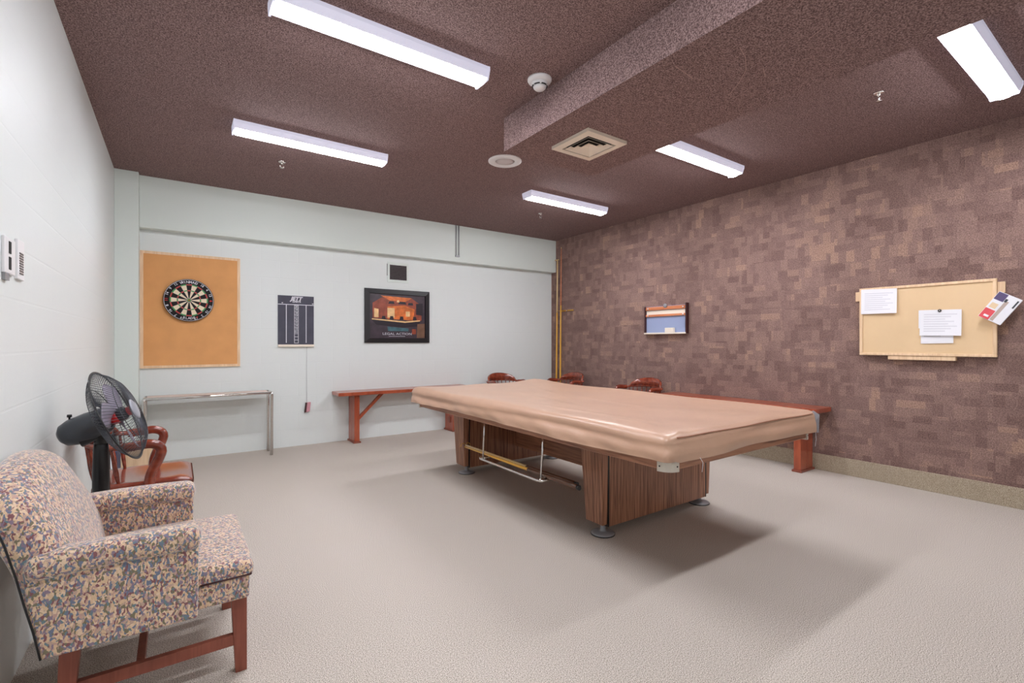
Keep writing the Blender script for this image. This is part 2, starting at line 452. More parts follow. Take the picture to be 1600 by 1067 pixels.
struct(mb.build('trim_1', [M['ceil'], M['scratch']], recalc=False), 'brown bulkhead dropped below the ceiling')
struct(MB().box(-0.308, XR, YB - 0.119, YB, 2.404, ZC).build('trim_2', M['paint'], bevel=0.004), 'pale beam along the top of the back wall')
struct(MB().box(XL, -0.308, YB - 0.215, YB, 0, ZC).build('trim_3', M['paint'], bevel=0.004), 'pale pilaster in the back left corner')
# ceiling hatch seam
mb = MB()
for a in ((1.72, 1.94, 2.795, 2.800), (1.72, 1.94, 3.005, 3.010), (1.72, 1.725, 2.795, 3.01), (1.935, 1.94, 2.795, 3.01)):
    mb.box(*a, ZC - 0.003, ZC)
mb.mi = 1; mb.box(1.725, 1.935, 2.8, 3.005, ZC - 0.002, ZC)
tag(mb.build('ceiling_hatch', [mat('hatch_seam', (142, 118, 114), 0.9), M['ceil']]), 'small square brown access hatch flush in the ceiling before the bulkhead', 'hatch')

# ================================================================== CEILING FITTINGS
def make_light():
    t = thing('ceiling_light', '', 'ceiling light', (0, 0, 0), 0, 'long white ceiling lights')
    L = 0.6
    mb = MB()                                    # tapered housing with hollow under it
    prof = [(-0.085, ZC), (-0.085, ZC - 0.022), (-0.068, ZC - 0.062), (-0.060, ZC - 0.060), (-0.060, ZC - 0.05), (0.060, ZC - 0.05), (0.060, ZC - 0.060), (0.068, ZC - 0.062), (0.085, ZC - 0.022), (0.085, ZC)]
    mb.prism([(-L + 0.012, y, z) for y, z in prof], (2 * L - 0.024, 0, 0))
    mb.build('housing', M['lamp_side'], t)
    mb = MB()
    pr = [(0.058 * math.cos(PI * i / 10), ZC - 0.052 - 0.034 * math.sin(PI * i / 10)) for i in range(11)]
    mb.prism([(-L + 0.02, y, z) for y, z in pr], (2 * L - 0.04, 0, 0))
    mb.build('diffuser', M['lamp'], t)
    for sx in (-1, 1):
        pr2 = [(-0.087, ZC), (-0.087, ZC - 0.024), (-0.068, ZC - 0.074), (0.068, ZC - 0.074), (0.087, ZC - 0.024), (0.087, ZC)]
        x = sx * L if sx < 0 else L - 0.012
        MB().prism([(x, y, z) for y, z in pr2], (0.012, 0, 0)).build('end_cap', M['lamp_side'], t)
    return t
lights = [(0.97, 2.56, 'white tube light on the brown ceiling, largest one in view at the top left'),
          (0.95, 4.23, 'white tube light on the ceiling nearest above the dartboard corkboard'),
          (3.80, 4.28, 'white tube light on the ceiling nearest the far corner with the standing sticks'),
          (3.83, 2.55, 'white tube light beyond the bulkhead, seen to the right of the square diffuser'),
          (3.87, 0.72, 'white tube light beyond the bulkhead at the upper right, partly cut off by it'),
          (0.97, 0.72, 'unseen white tube light added overhead out of view to light the foreground')]  # unseen light, added in step with the others' spacing to brighten the foreground
l0 = make_light()
for i, (x, y, lb) in enumerate(lights):
    if i == 0: l0.location = (x, y, 0); l0['label'] = lb
    else: dup(l0, (x, y, 0), 0, lb)

# smoke detector
t = thing('smoke_detector', 'round white smoke detector on the ceiling beside the bulkhead', 'smoke detector', (1.905, 2.41, ZC))
MB().lathe([(0.0, 0), (0.078, 0), (0.078, -0.008), (0.072, -0.018), (0.055, -0.026), (0, -0.026)]).build('base', M['white'], t)
MB().lathe([(0, -0.024), (0.052, -0.024), (0.051, -0.034), (0.046, -0.045), (0, -0.045)]).build('collar', M['white'], t)
mb = MB()
for k in range(6):
    a0 = 2 * PI * k / 6 + 0.12
    pts = [(0.0475 * math.cos(a0 + 0.8 * j / 5), 0.0475 * math.sin(a0 + 0.8 * j / 5), -0.046) for j in range(6)]
    mb.tube(pts, 0.0035, 6)
mb.build('sensor_slot', M['black'], t)
MB().lathe([(0, -0.044), (0.043, -0.044), (0.04, -0.056), (0.03, -0.066), (0, -0.070)]).build('sensor_head', M['white'], t)
# ceiling speaker
t = thing('ceiling_speaker', 'round white ceiling speaker grille just past the bulkhead end', 'speaker', (2.495, 3.675, ZC))
MB().lathe([(0, 0), (0.155, 0), (0.155, -0.006), (0.145, -0.012), (0.095, -0.014), (0.090, -0.006), (0, -0.006)], n=40).build('rim', M['white'], t)
MB().lathe([(0, -0.006), (0.088, -0.006), (0.06, -0.012), (0, -0.014)], n=32).build('grille', M['grille'], t)
# square air diffuser
t = thing('air_diffuser', 'square cream louvred air diffuser in the underside of the bulkhead', 'air vent', (2.44, 2.515, SZ))
h = 0.19
mb = MB()
def sqring(mb, a, b, za, zb):
    A = [mb.bm.verts.new((sx * a, sy * a, za)) for sx, sy in ((-1, -1), (1, -1), (1, 1), (-1, 1))]
    B = [mb.bm.verts.new((sx * b, sy * b, zb)) for sx, sy in ((-1, -1), (1, -1), (1, 1), (-1, 1))]
    for i in range(4): mb.face([A[i], A[(i + 1) % 4], B[(i + 1) % 4], B[i]])
sqring(mb, h, h, 0, -0.022); sqring(mb, h, 0.137, -0.022, -0.026); sqring(mb, 0.137, 0.137, -0.026, 0.0)
mb.build('frame', M['offwhite'], t, recalc=False)
mb = MB(); mb.box(-0.137, 0.137, -0.137, 0.137, -0.0025, -0.0005); mb.build('dark_cavity', M['dartblack'], t)
for a, b_ in ((0.122, 0.094), (0.086, 0.058), (0.050, 0.022)):
    mb = MB(); sqring(mb, a, b_, -0.028, -0.008); sqring(mb, a, a, -0.028, -0.026)
    o = mb.build('louvre', M['offwhite'], t, recalc=False)
mb = MB(); mb.box(-0.022, 0.022, -0.022, 0.022, -0.012, -0.006); mb.build('centre_plate', M['offwhite'], t)
# sprinklers
def make_sprinkler():
    t = thing('sprinkler_head', '', 'sprinkler', (0, 0, 0), 0, 'pendent sprinkler heads')
    MB().lathe([(0, ZC), (0.034, ZC), (0.030, ZC - 0.008), (0.014, ZC - 0.010), (0, ZC - 0.010)], n=20).build('escutcheon', M['chrome'], t)
    mb = MB().tube([(0, 0, ZC - 0.005), (0, 0, ZC - 0.022)], 0.010)
    for s_ in (-1, 1):
        mb.tube([(s_ * 0.008, 0, ZC - 0.022), (s_ * 0.018, 0, ZC - 0.034), (s_ * 0.016, 0, ZC - 0.046), (0, 0, ZC - 0.056)], 0.003, 6)
    mb.build('yoke', M['chrome'], t)
    MB().lathe([(0, ZC - 0.055), (0.018, ZC - 0.056), (0.018, ZC - 0.059), (0, ZC - 0.059)], n=16).build('deflector', M['chrome'], t)
    return t
s0 = make_sprinkler()
s0.location = (0.804, 4.88, 0); s0['label'] = 'chrome sprinkler head on the ceiling behind the left-hand tube lights'
dup(s0, (3.883, 1.225, 0), 0.5, 'chrome sprinkler head on the ceiling near the patchwork wall at the upper right')
dup(s0, (3.883, 4.89, 0), 0, 'chrome sprinkler head on the ceiling by the beam, beyond the far tube light')

# ================================================================== BACK WALL
def wallB(x, z, w_=0.0): return (x, YB - w_, z)
# conduit pair on the beam
t = thing('conduit', 'pair of thin grey pipes running down the pale beam from the ceiling', 'pipe', (3.30, YB - 0.119, ZC))
for dx in (-0.022, 0.022):
    MB().tube([(dx, -0.010, 0), (dx, -0.010, -0.44)], 0.007).build('pipe', M['steel'], t)
MB().box(-0.032, 0.032, -0.018, 0, -0.455, -0.435).build('clip', M['steel'], t)
# wall vent
t = thing('wall_vent', 'small white-framed vent with dark slats above the framed picture', 'air vent', (2.46, YB, 2.19))
mb = MB()
for a in ((-0.15, 0.15, 0.10, 0.135), (-0.15, 0.15, -0.135, -0.10), (-0.15, -0.12, -0.10, 0.10), (0.12, 0.15, -0.10, 0.10)):
    mb.box(a[0], a[1], -0.008, 0, a[2], a[3])
mb.build('frame', M['paint'], t, bevel=0.002)
MB().box(-0.12, 0.12, -0.003, -0.001, -0.10, 0.10).build('dark_backing', M['dartblack'], t)
mb = MB()
for k in range(10):
    z = -0.092 + k * 0.0205; mb.box(-0.12, 0.12, -0.007, -0.003, z - 0.003, z + 0.003)
mb.build('slat', mat('grey_slat', (112, 100, 104), 0.5), t)
MB().box(2.303, 2.311, YB - 0.004, YB, 2.14, 2.30).build('wall_slot', M['black'])
tag(bpy.data.objects['wall_slot'], 'narrow black upright slot in the wall left of the vent', 'slot')

# corkboard behind the dartboard
t = thing('corkboard', 'tall orange corkboard with pale wooden frame behind the dartboard', 'corkboard', (0.139, YB, 1.582))
W2, H2 = 0.447, 0.606
MB().box(-W2 + 0.02, W2 - 0.02, -0.019, -0.001, -H2 + 0.02, H2 - 0.02).build('cork_panel', M['cork'], t)
for a in ((-W2, W2, H2 - 0.028, H2), (-W2, W2, -H2, -H2 + 0.028), (-W2, -W2 + 0.028, -H2 + 0.028, H2 - 0.028), (W2 - 0.028, W2, -H2 + 0.028, H2 - 0.028)):
    MB().box(a[0], a[1], -0.0215, 0, a[2], a[3]).build('frame_rail', M['pale_wood'], t, bevel=0.001)
# dartboard
DX, DZ, DY = 0.108, 1.693, YB - 0.022
t = thing('dartboard', 'round bristle dartboard with red and green rings on the corkboard', 'dartboard', (DX, DY, DZ))
MB().lathe([(0, 0), (0.222, 0), (0.2255, 0.006), (0.2255, 0.034), (0.222, 0.038), (0, 0.038)], axis=(0, -1, 0), n=64).build('board', M['dartblack'], t)
def dpl(u, v, w_): return (u, -0.0385 - w_, v)
mb = MB(); N = 20; radii = [(0.0, 0.007), (0.007, 0.016), (0.016, 0.096), (0.096, 0.107), (0.107, 0.158), (0.158, 0.170)]
for k in range(N):
    a0 = -PI / N + 2 * PI * k / N; a1 = a0 + 2 * PI / N; ev = k % 2 == 0
    for (r0, r1), mi in zip(radii[2:], (0 if ev else 1, 2 if ev else 3, 0 if ev else 1, 2 if ev else 3)):
        mb.mi = mi; mb.ring((0, 0), r0, r1, a0, a1, 3, dpl)
mb.mi = 2; mb.ring((0, 0), 0, 0.007, 0, 2 * PI, 16, dpl); mb.mi = 3; mb.ring((0, 0), 0.007, 0.016, 0, 2 * PI, 16, dpl)
mb.build('scoring_face', [M['dartblack'], M['dartcream'], M['dartred'], M['dartgreen']], t, recalc=False)
mb = MB()
for r_ in (0.016, 0.099, 0.107, 0.162, 0.170):
    mb.tube([dpl(r_ * math.cos(2 * PI * i / 48), r_ * math.sin(2 * PI * i / 48), 0.001) for i in range(48)], 0.0007, 4, closed=True)
for k in range(N):
    a = -PI / N + 2 * PI * k / N
    mb.tube([dpl(0.016 * math.sin(a), 0.016 * math.cos(a), 0.001), dpl(0.171 * math.sin(a), 0.171 * math.cos(a), 0.001)], 0.0007, 4)
mb.build('wire_spider', M['steel'], t)
mb = MB().tube([dpl(0.218 * math.cos(2 * PI * i / 60), 0.218 * math.sin(2 * PI * i / 60), 0.002) for i in range(60)], 0.0022, 6, closed=True)
nums = [20, 1, 18, 4, 13, 6, 10, 15, 2, 17, 3, 19, 7, 16, 8, 11, 14, 9, 12, 5]
for k, nmb in enumerate(nums):
    if nmb in (20, 3, 6, 11): continue
    a = 2 * PI * k / 20; rr = 0.198
    text_mesh(mb, str(nmb), 0.034, lambda u, v, w_, a=a: dpl(rr * math.sin(a) + u * math.cos(a) + v * math.sin(a), rr * math.cos(a) - u * math.sin(a) + v * math.cos(a), 0.002 + w_), bold=0.0006)
def arc_text(mb, s_, rr, size, a_mid, step, inward=False):
    n_ = len(s_)
    for i, ch in enumerate(s_):
        a = a_mid + (i - (n_ - 1) / 2) * step * (-1 if inward else 1)
        if inward:
            pl = lambda u, v, w_, a=a: dpl(rr * math.sin(a) - (u * math.cos(a) + v * math.sin(a)), rr * math.cos(a) - (-u * math.sin(a) + v * math.cos(a)), 0.002 + w_)
        else:
            pl = lambda u, v, w_, a=a: dpl(rr * math.sin(a) + u * math.cos(a) + v * math.sin(a), rr * math.cos(a) - u * math.sin(a) + v * math.cos(a), 0.002 + w_)
        text_mesh(mb, ch, size, pl, bold=0.0009)
arc_text(mb, 'WINMAU', 0.192, 0.036, 0, 0.135)
arc_text(mb, 'BLADE', 0.192, 0.034, PI, 0.12, True)
mb.build('number_ring', M['chalk'], t, recalc=False)
for nn, a in (('6', PI / 2), ('11', -PI / 2)):
    mb = MB()
    text_mesh(mb, nn, 0.036, lambda u, v, w_, a=a: dpl(0.196 * math.sin(a) + u * math.cos(a) + v * math.sin(a), 0.196 * math.cos(a) - u * math.sin(a) + v * math.cos(a), 0.002 + w_), bold=0.001)
    mb.build('red_numeral', M['dartred'], t, recalc=False)
mb = MB()
text_mesh(mb, '4', 0.032, lambda u, v, w_: dpl(0.07 + u, -0.180 + v, 0.002 + w_), bold=0.001)
mb.build('red_numeral', M['dartred'], t, recalc=False)

# chalk scoreboard
t = thing('scoreboard', 'dark chalk darts scoreboard hanging right of the corkboard', 'scoreboard', (1.175, YB, 1.505))
MB().box(-0.2, 0.2, -0.010, 0, -0.285, 0.298).build('slate_panel', M['slate'], t)
mb = MB()
def wl(x0, x1, z0, z1): mb.box(x0, x1, -0.0115, -0.0095, z0, z1)
wl(-0.2, 0.2, 0.188, 0.196); wl(-0.113, -0.105, -0.265, 0.188); wl(0.108, 0.116, -0.265, 0.188)
cx0, cx1 = -0.022, 0.026
wl(cx0, cx0 + 0.005, -0.265, 0.188); wl(cx1 - 0.005, cx1, -0.265, 0.188)
for k in range(13): z = 0.188 - k * 0.0378; wl(cx0, cx1, z - 0.005, z)
for k, s_ in enumerate(['20', '19', '18', '17', '16', '15', '14', '13', 'BULL']):
    z = 0.188 - (k + 0.55) * 0.0378
    text_mesh(mb, s_, 0.028 if len(s_) < 3 else 0.016, lambda u, v, w_, z=z: (0.002 + u, -0.011 - w_, z + v), bold=0.0006)
text_mesh(mb, 'JETT', 0.062, lambda u, v, w_: (0.0 + u, -0.011 - w_, 0.262 + v), shear=0.3, sx=1.0, bold=0.003)
text_mesh(mb, 'DARTS', 0.030, lambda u, v, w_: (0.005 + u, -0.011 - w_, 0.228 + v), sx=1.0, bold=0.0012)
wl(-0.16, -0.145, 0.205, 0.215); wl(0.18, 0.195, 0.205, 0.215)
mb.build('chalk_lines', M['chalk'], t, recalc=False)
MB().box(-0.2, 0.2, -0.032, 0, -0.312, -0.285).build('chalk_ledge', M['offwhite'], t, bevel=0.003)
t = thing('chalk_eraser', 'small pink and black felt eraser dangling on a string below the scoreboard', 'eraser', (1.295, YB - 0.004, 0.47))
MB().tube([(0, 0, 0.045), (-0.001, 0, 0.40), (0, 0, 0.735)], 0.0016, 6).build('string', M['steel'], t)
mb = MB().hexa([(-0.012, 0.002, -0.07), (0.03, 0.002, -0.06), (0.03, -0.03, -0.06), (-0.012, -0.03, -0.07)],
               [(0.0, 0.002, 0.045), (0.042, 0.002, 0.05), (0.042, -0.03, 0.05), (0.0, -0.03, 0.045)])
mb.build('felt_pad', M['pink'], t, bevel=0.003)
MB().hexa([(-0.030, 0.002, -0.072), (-0.012, 0.002, -0.07), (-0.012, -0.03, -0.07), (-0.030, -0.03, -0.072)],
          [(-0.016, 0.002, 0.045), (0.0, 0.002, 0.045), (0.0, -0.03, 0.045), (-0.016, -0.03, 0.045)]).build('back_block', M['darkmaroon'], t, bevel=0.002)

# framed picture (plain generic interior scene in the same colours)
t = thing('framed_picture', 'black framed warm orange print titled LEGAL ACTION on the back wall', 'picture', (2.455, YB, 1.598))
W2, H2, fw = 0.457, 0.357, 0.062
for quad in (((-W2, H2), (W2, H2), (W2 - fw, H2 - fw), (-W2 + fw, H2 - fw)), ((-W2, -H2), (-W2 + fw, -H2 + fw), (W2 - fw, -H2 + fw), (W2, -H2)),
             ((-W2, -H2), (-W2, H2), (-W2 + fw, H2 - fw), (-W2 + fw, -H2 + fw)), ((W2, -H2), (W2 - fw, -H2 + fw), (W2 - fw, H2 - fw), (W2, H2))):
    cx_ = [q for q in quad]
    mb = MB()
    lo = [mb.bm.verts.new((x, 0, z)) for x, z in quad]
    hi = [mb.bm.verts.new((x, -(0.022 if abs(abs(x) - W2) < 1e-6 else 0.034), z)) for x, z in quad]
    mb.face(lo); mb.face(hi)
    for i in range(4): mb.face([lo[i], lo[(i + 1) % 4], hi[(i + 1) % 4], hi[i]])
    mb.build('frame_side', M['black_soft'], t)
PM = [mat('print_dusk', (64, 52, 62), 0.3, noise=0.25, nscale=12), mat('print_orange', (214, 112, 50), 0.3, noise=0.35, nscale=14), mat('print_rust', (146, 70, 50), 0.3, noise=0.3, nscale=16),
      mat('print_cream', (238, 196, 140), 0.3, noise=0.15, nscale=20), mat('print_teal', (70, 108, 118), 0.3, noise=0.3, nscale=15), mat('print_brown', (120, 88, 70), 0.3, noise=0.2, nscale=14),
      mat('print_dark', (38, 30, 40), 0.3)]
mb = MB()
def pp(pts, mi, w_):
    mb.mi = mi; mb.face([mb.bm.verts.new((x, -0.010 - w_, z)) for x, z in pts])
pp([(-0.395, -0.295), (0.395, -0.295), (0.395, 0.295), (-0.395, 0.295)], 0, 0)
pp([(-0.35, -0.03), (0.34, -0.05), (0.34, 0.16), (0.2, 0.25), (-0.22, 0.25), (-0.35, 0.17)], 2, .0003)
pp([(-0.15, -0.04), (0.22, -0.05), (0.24, 0.10), (0.1, 0.15), (-0.15, 0.13)], 1, .0006)
pp([(-0.24, 0.27), (0.2, 0.255), (0.1, 0.20), (-0.12, 0.21)], 1, .0006)
pp([(-0.33, -0.02), (-0.27, -0.02), (-0.27, 0.09), (-0.33, 0.10)], 3, .0006)
pp([(-0.15, -0.02), (-0.05, -0.02), (-0.05, 0.11), (-0.15, 0.11)], 3, .0009)
pp([(0.11, 0.00), (0.17, 0.00), (0.17, 0.07), (0.11, 0.07)], 3, .0009)
pp([(0.0, 0.165), (0.12, 0.165), (0.10, 0.2), (0.02, 0.2)], 6, .0009)
pp([(-0.14, 0.165), (-0.05, 0.165), (-0.06, 0.2), (-0.12, 0.2)], 6, .0009)
pp([(0.14, 0.155), (0.22, 0.155), (0.21, 0.19), (0.15, 0.19)], 6, .0009)
pp([(-0.02, 0.19), (0.02, 0.19), (0.012, 0.22), (-0.01, 0.22)], 3, .0012)
pp([(0.26, 0.03), (0.36, 0.02), (0.36, 0.19), (0.26, 0.18)], 6, .0009)
pp([(-0.36, -0.05), (0.1, -0.085), (0.32, -0.06), (0.32, -0.045), (0.1, -0.065), (-0.36, -0.036)], 3, .0012)
pp([(-0.36, -0.052), (0.1, -0.087), (0.32, -0.062), (0.30, -0.13), (0.08, -0.15), (-0.30, -0.12)], 6, .0009)
pp([(-0.15, -0.14), (0.15, -0.16), (0.15, -0.20), (-0.14, -0.20)], 4, .0012)
pp([(0.27, -0.29), (0.39, -0.29), (0.39, -0.09), (0.28, -0.10)], 5, .0012)
pp([(0.2, -0.24), (0.26, -0.24), (0.26, -0.17), (0.2, -0.17)], 2, .0012)
for k, x in enumerate((-0.2, -0.09, 0.05, 0.24)):      # stools in front of the counter
    pp([(x - 0.03, -0.045), (x + 0.03, -0.045), (x + 0.02, 0.0), (x - 0.02, 0.0)], 6, .0015)
mb.build('print', PM, t, recalc=False)
mb = MB()
text_mesh(mb, 'LEGAL ACTION', 0.044, lambda u, v, w_: (-0.01 + u, -0.0125 - w_, -0.238 + v), extrude=0.0003, sx=1.35)
mb.box(-0.13, 0.10, -0.0128, -0.0122, -0.272, -0.268)
mb.build('title_lettering', M['ink'], t, recalc=False)

# ================================================================== LEFT WALL FITTINGS
t = thing('thermostat', 'white slotted thermostat box on the left wall', 'thermostat', (XL, 2.415, 1.545))
MB().box(0, 0.010, -0.055, 0.075, -0.06, 0.068).build('case', M['white'], t, bevel=0.003)
MB().box(0.010, 0.0115, -0.010, 0.018, -0.045, 0.0).build('slot', M['dartblack'], t)
MB().box(0.010, 0.0115, -0.010, 0.018, 0.012, 0.055).build('slot', M['dartblack'], t)
MB().box(0.0, 0.010, -0.05, 0.0, -0.085, -0.06).build('lower_clip', M['steel'], t)
t = thing('wall_grille', 'small white sensor plate with grey louvres beside the thermostat', 'vent', (XL, 2.57, 1.545))
MB().box(0, 0.010, -0.045, 0.05, -0.065, 0.085).build('plate', M['white'], t, bevel=0.002)
mb = MB()
for k in range(9):
    z = -0.045 + k * 0.0095; mb.box(0.010, 0.0115, -0.025, 0.03, z, z + 0.0055)
mb.build('louvre', M['grey_plastic'], t)

# ================================================================== RIGHT WALL
# cork pin board
t = thing('pin_board', 'pale framed pin board on the patchwork wall holding pinned papers', 'pin board', (XR, 1.31, 1.43))
y0, y1, z0, z1 = -0.447, 0.447, -0.30, 0.302
MB().box(-0.045, -0.030, y0 + 0.01, y1 - 0.01, z0 + 0.01, z1 - 0.01).build('board_panel', M['cork_pale'], t)
for a in ((y0, y1, z1 - 0.022, z1), (y0, y1, z0, z0 + 0.022), (y0, y0 + 0.024, z0 + 0.022, z1 - 0.022), (y1 - 0.024, y1, z0 + 0.022, z1 - 0.022)):
    MB().box(-0.055, -0.025, a[0], a[1], a[2], a[3]).build('frame_rail', M['pale_wood'], t, bevel=0.003)
MB().box(-0.025, 0, y0 - 0.04, y1 + 0.04, 0.19, 0.275).build('mounting_batten', M['pale_wood'], t, bevel=0.002)
MB().box(-0.048, 0, -0.21, 0.235, -0.335, -0.301).build('lower_ledge', M['pale_wood'], t, bevel=0.002)
BX = XR - 0.046                       # front of the board panel
def sheet(name, pts, z_off, label, rows, curl=0.012):
    """a notice pinned to the board: pts = corners (y, z), lifts a little towards the bottom"""
    mb = MB(); n = 6
    (ya, za), (yb, zb), (yc, zc), (yd, zd) = pts        # top-far, top-near, bottom-near, bottom-far
    def P_(u, v, off):
        y = (ya * (1 - u) + yb * u) * (1 - v) + (yd * (1 - u) + yc * u) * v
        z = (za * (1 - u) + zb * u) * (1 - v) + (zd * (1 - u) + zc * u) * v
        return (BX - z_off - curl * v * v * (0.4 + 0.6 * u) - off, y, z)
    for off in (0.0, 0.0008):
        g = [[mb.bm.verts.new(P_(i / n, j / n, off)) for j in range(n + 1)] for i in range(n + 1)]
        for i in range(n):
            for j in range(n): mb.face([g[i][j], g[i + 1][j], g[i + 1][j + 1], g[i][j + 1]], True)
    mb.mi = 1
    for r_ in range(rows):
        v0 = 0.16 + 0.74 * r_ / rows; v1 = v0 + 0.28 / rows; u1 = 0.9 - 0.35 * ((r_ * 37) % 5) / 5
        for k in range(4):
            ua = 0.1 + (u1 - 0.1) * k / 4; ub = 0.1 + (u1 - 0.1) * (k + 1) / 4
            mb.face([mb.bm.verts.new(P_(u, v, 0.0013)) for u, v in ((ua, v0), (ub, v0), (ub, v1), (ua, v1))])
    o = mb.build(name, [M['paper'], M['ink']], recalc=False)
    return tag(o, label, 'paper')
sheet('notice', [(1.742, 1.722), (1.478, 1.712), (1.478, 1.498), (1.742, 1.500)], 0.010, 'white printed notice pinned in the top left corner of the pin board', 9)
sheet('notice', [(1.318, 1.45), (1.112, 1.45), (1.112, 1.238), (1.318, 1.233)], 0.002, 'lowest white sheet showing below the notices at the middle of the pin board', 3, 0.004)
sheet('notice', [(1.332, 1.512), (1.085, 1.508), (1.085, 1.37), (1.332, 1.361)], 0.004, 'white sheet sticking out left behind the top notice at the middle of the pin board', 3, 0.003)
sheet('notice', [(1.322, 1.513), (1.062, 1.507), (1.062, 1.297), (1.324, 1.300)], 0.008, 'topmost white notice held by the round black pin mid pin board', 8)
t = thing('push_pin', 'round black pin with a white dot at the top of the middle notice', 'pin', (BX - 0.010, 1.195, 1.503))
MB().lathe([(0, 0), (0.011, 0), (0.012, 0.004), (0.009, 0.008), (0, 0.008)], axis=(-1, 0, 0), n=20).build('disc', M['black'], t)
MB().lathe([(0, 0.008), (0.004, 0.008), (0.003, 0.011), (0, 0.011)], axis=(-1, 0, 0), n=12).build('white_dot', M['white'], t)
# magazine hung over the board's right corner
t = thing('magazine', 'glossy brochure hung tilted over the right edge of the pin board', 'magazine', (5.075, 0.842, 1.50))
t.rotation_euler = (R(33), 0, R(8))
W2, H2, D2 = 0.072, 0.108, 0.022
MB().rbox(-D2 / 2, D2 / 2, -W2, W2, -H2, H2, 0.004, 3).build('pages', M['paper'], t)
mb = MB(); mb.mi = 0
def mg(y0, y1, z0, z1, mi, k=0.0006):
    mb.mi = mi; x = -D2 / 2 - k
    mb.face([mb.bm.verts.new((x, y, z)) for y, z in ((y0, z0), (y1, z0), (y1, z1), (y0, z1))])
mg(-W2 + .002, W2 - .002, -H2 + .002, H2 - .002, 0)
mg(0.008, 0.070, -0.106, -0.03, 1, .0009); mg(0.012, 0.070, 0.045, 0.104, 2, .0009); mg(-0.018, 0.004, -0.10, 0.06, 3, .0009)
mg(0.02, 0.06, -0.02, 0.02, 4, .0009); mg(0.02, 0.05, -0.09, -0.075, 0, .0012); mg(-0.062, -0.052, 0.03, 0.09, 5, .0009); mg(-0.005, 0.01, 0.05, 0.075, 5, .0012)
mb.build('cover_print', [M['paper'], mat('print_red', (226, 84, 92), 0.4), mat('print_violet', (92, 80, 120), 0.4), mat('print_taupe', (186, 168, 158), 0.4), mat('print_sand', (232, 206, 170), 0.4), M['grey_plastic']], t, recalc=False)
# small rack on the wall
t = thing('wall_rack', 'small wall rack with orange rods and blue-grey back on the patchwork wall', 'rack', (XR, 3.893, 1.55))
yy = 0.318
MB().box(-0.014, 0, -yy, yy, -0.18, 0.165).build('back_board', M['bluegrey'], t)
MB().box(-0.0165, -0.0125, -yy + 0.012, yy - 0.012, 0.06, 0.112).build('pale_strip', M['offwhite'], t)
for s_ in (-1, 1):
    MB().box(-0.055 if s_ < 0 else -0.045, 0, s_ * yy - 0.008, s_ * yy + 0.008, -0.195, 0.185 if s_ < 0 else 0.165).build('side_panel', M['darkmaroon'], t, bevel=0.002)
MB().box(-0.06, 0, -yy, yy, -0.197, -0.178).build('ledge', M['offwhite'], t, bevel=0.002)
for z, r_ in ((0.138, 0.022), (0.045, 0.014)):
    MB().box(-0.034, -0.016, -yy + 0.01, yy - 0.01, z - r_, z + r_).build('rail', M['orangewood'], t, bevel=0.003)
    for s_ in (-1, 1):
        MB().lathe([(0, 0), (0.008, 0.002), (0.009, 0.01), (0, 0.014)], axis=(-1, 0, 0), org=(-0.034, s_ * (yy - 0.05), z), n=12).build('peg', M['white'], t)
MB().lathe([(0, 0), (0.026, 0), (0.026, 0.012), (0.018, 0.016), (0, 0.016)], axis=(-1, 0, 0), org=(-0.034, -0.005, 0.165), n=20).build('round_knob', M['steel'], t)
o = MB().box(-0.022, 0.014, -0.065, 0.065, 0, 0.058).build('chalk_block', M['offwhite'], loc=(XR - 0.038, 3.815, 1.373), bevel=0.003)
tag(o, 'cream block standing on the ledge of the small wall rack', 'block')
# long sticks standing by the corner and their clip
def stick(name, x, y, top, lean, rb, rt, label, tcross):
    t = thing(name, label, 'cue stick', (x, y, 0))
    n = 12
    pts = [(lean * i / n, 0, 0.0 + top * i / n) for i in range(n + 1)]
    rs = [rb + (rt - rb) * i / n for i in range(n + 1)]
    k = 8
    MB().tube(pts[:k + 1], rs[:k + 1], 12).build('lower_shaft', M['yellow'], t)
    MB().tube(pts[k:], rs[k:], 12).build('upper_shaft', M['orangewood'] if not tcross else M['maple'], t)
    if tcross: MB().box(lean - 0.01, lean + 0.01, -0.03, 0.055, top - 0.008, top + 0.006).build('bridge_head', M['maple'], t, bevel=0.002)
    else: MB().tube([(lean, 0, top), (lean, 0, top + 0.02)], 0.006).build('tip', M['maple'], t)
    return t
stick('cue_stick', 5.085, 5.905, 2.77, 0.03, 0.018, 0.006, 'taller of the two long sticks standing in the far right corner', False)
stick('bridge_stick', 5.085, 6.00, 2.60, 0.03, 0.016, 0.009, 'shorter long stick with a crosspiece, left of the taller stick in the corner', True)
t = thing('stick_clip', 'small brass wall clip holding the two long sticks upright', 'clip', (XR, 5.80, 1.76))
MB().box(-0.012, 0, -0.15, 0.18, -0.012, 0.012).build('bar', M['brass'], t, bevel=0.002)
for y in (0.058, 0.152, 0.245):
    pass
MB().tube([(-0.01, 0.045, 0), (-0.085, 0.045, 0.0)], 0.004, 6).build('prong', M['brass'], t)
MB().tube([(-0.01, 0.150, 0), (-0.085, 0.150, 0.0)], 0.004, 6).build('prong', M['brass'], t)
MB().lathe([(0, 0), (0.014, 0), (0.012, 0.01), (0, 0.014)], axis=(-1, 0, 0), org=(-0.012, 0.0, 0), n=12).build('screw_cap', M['chrome'], t)

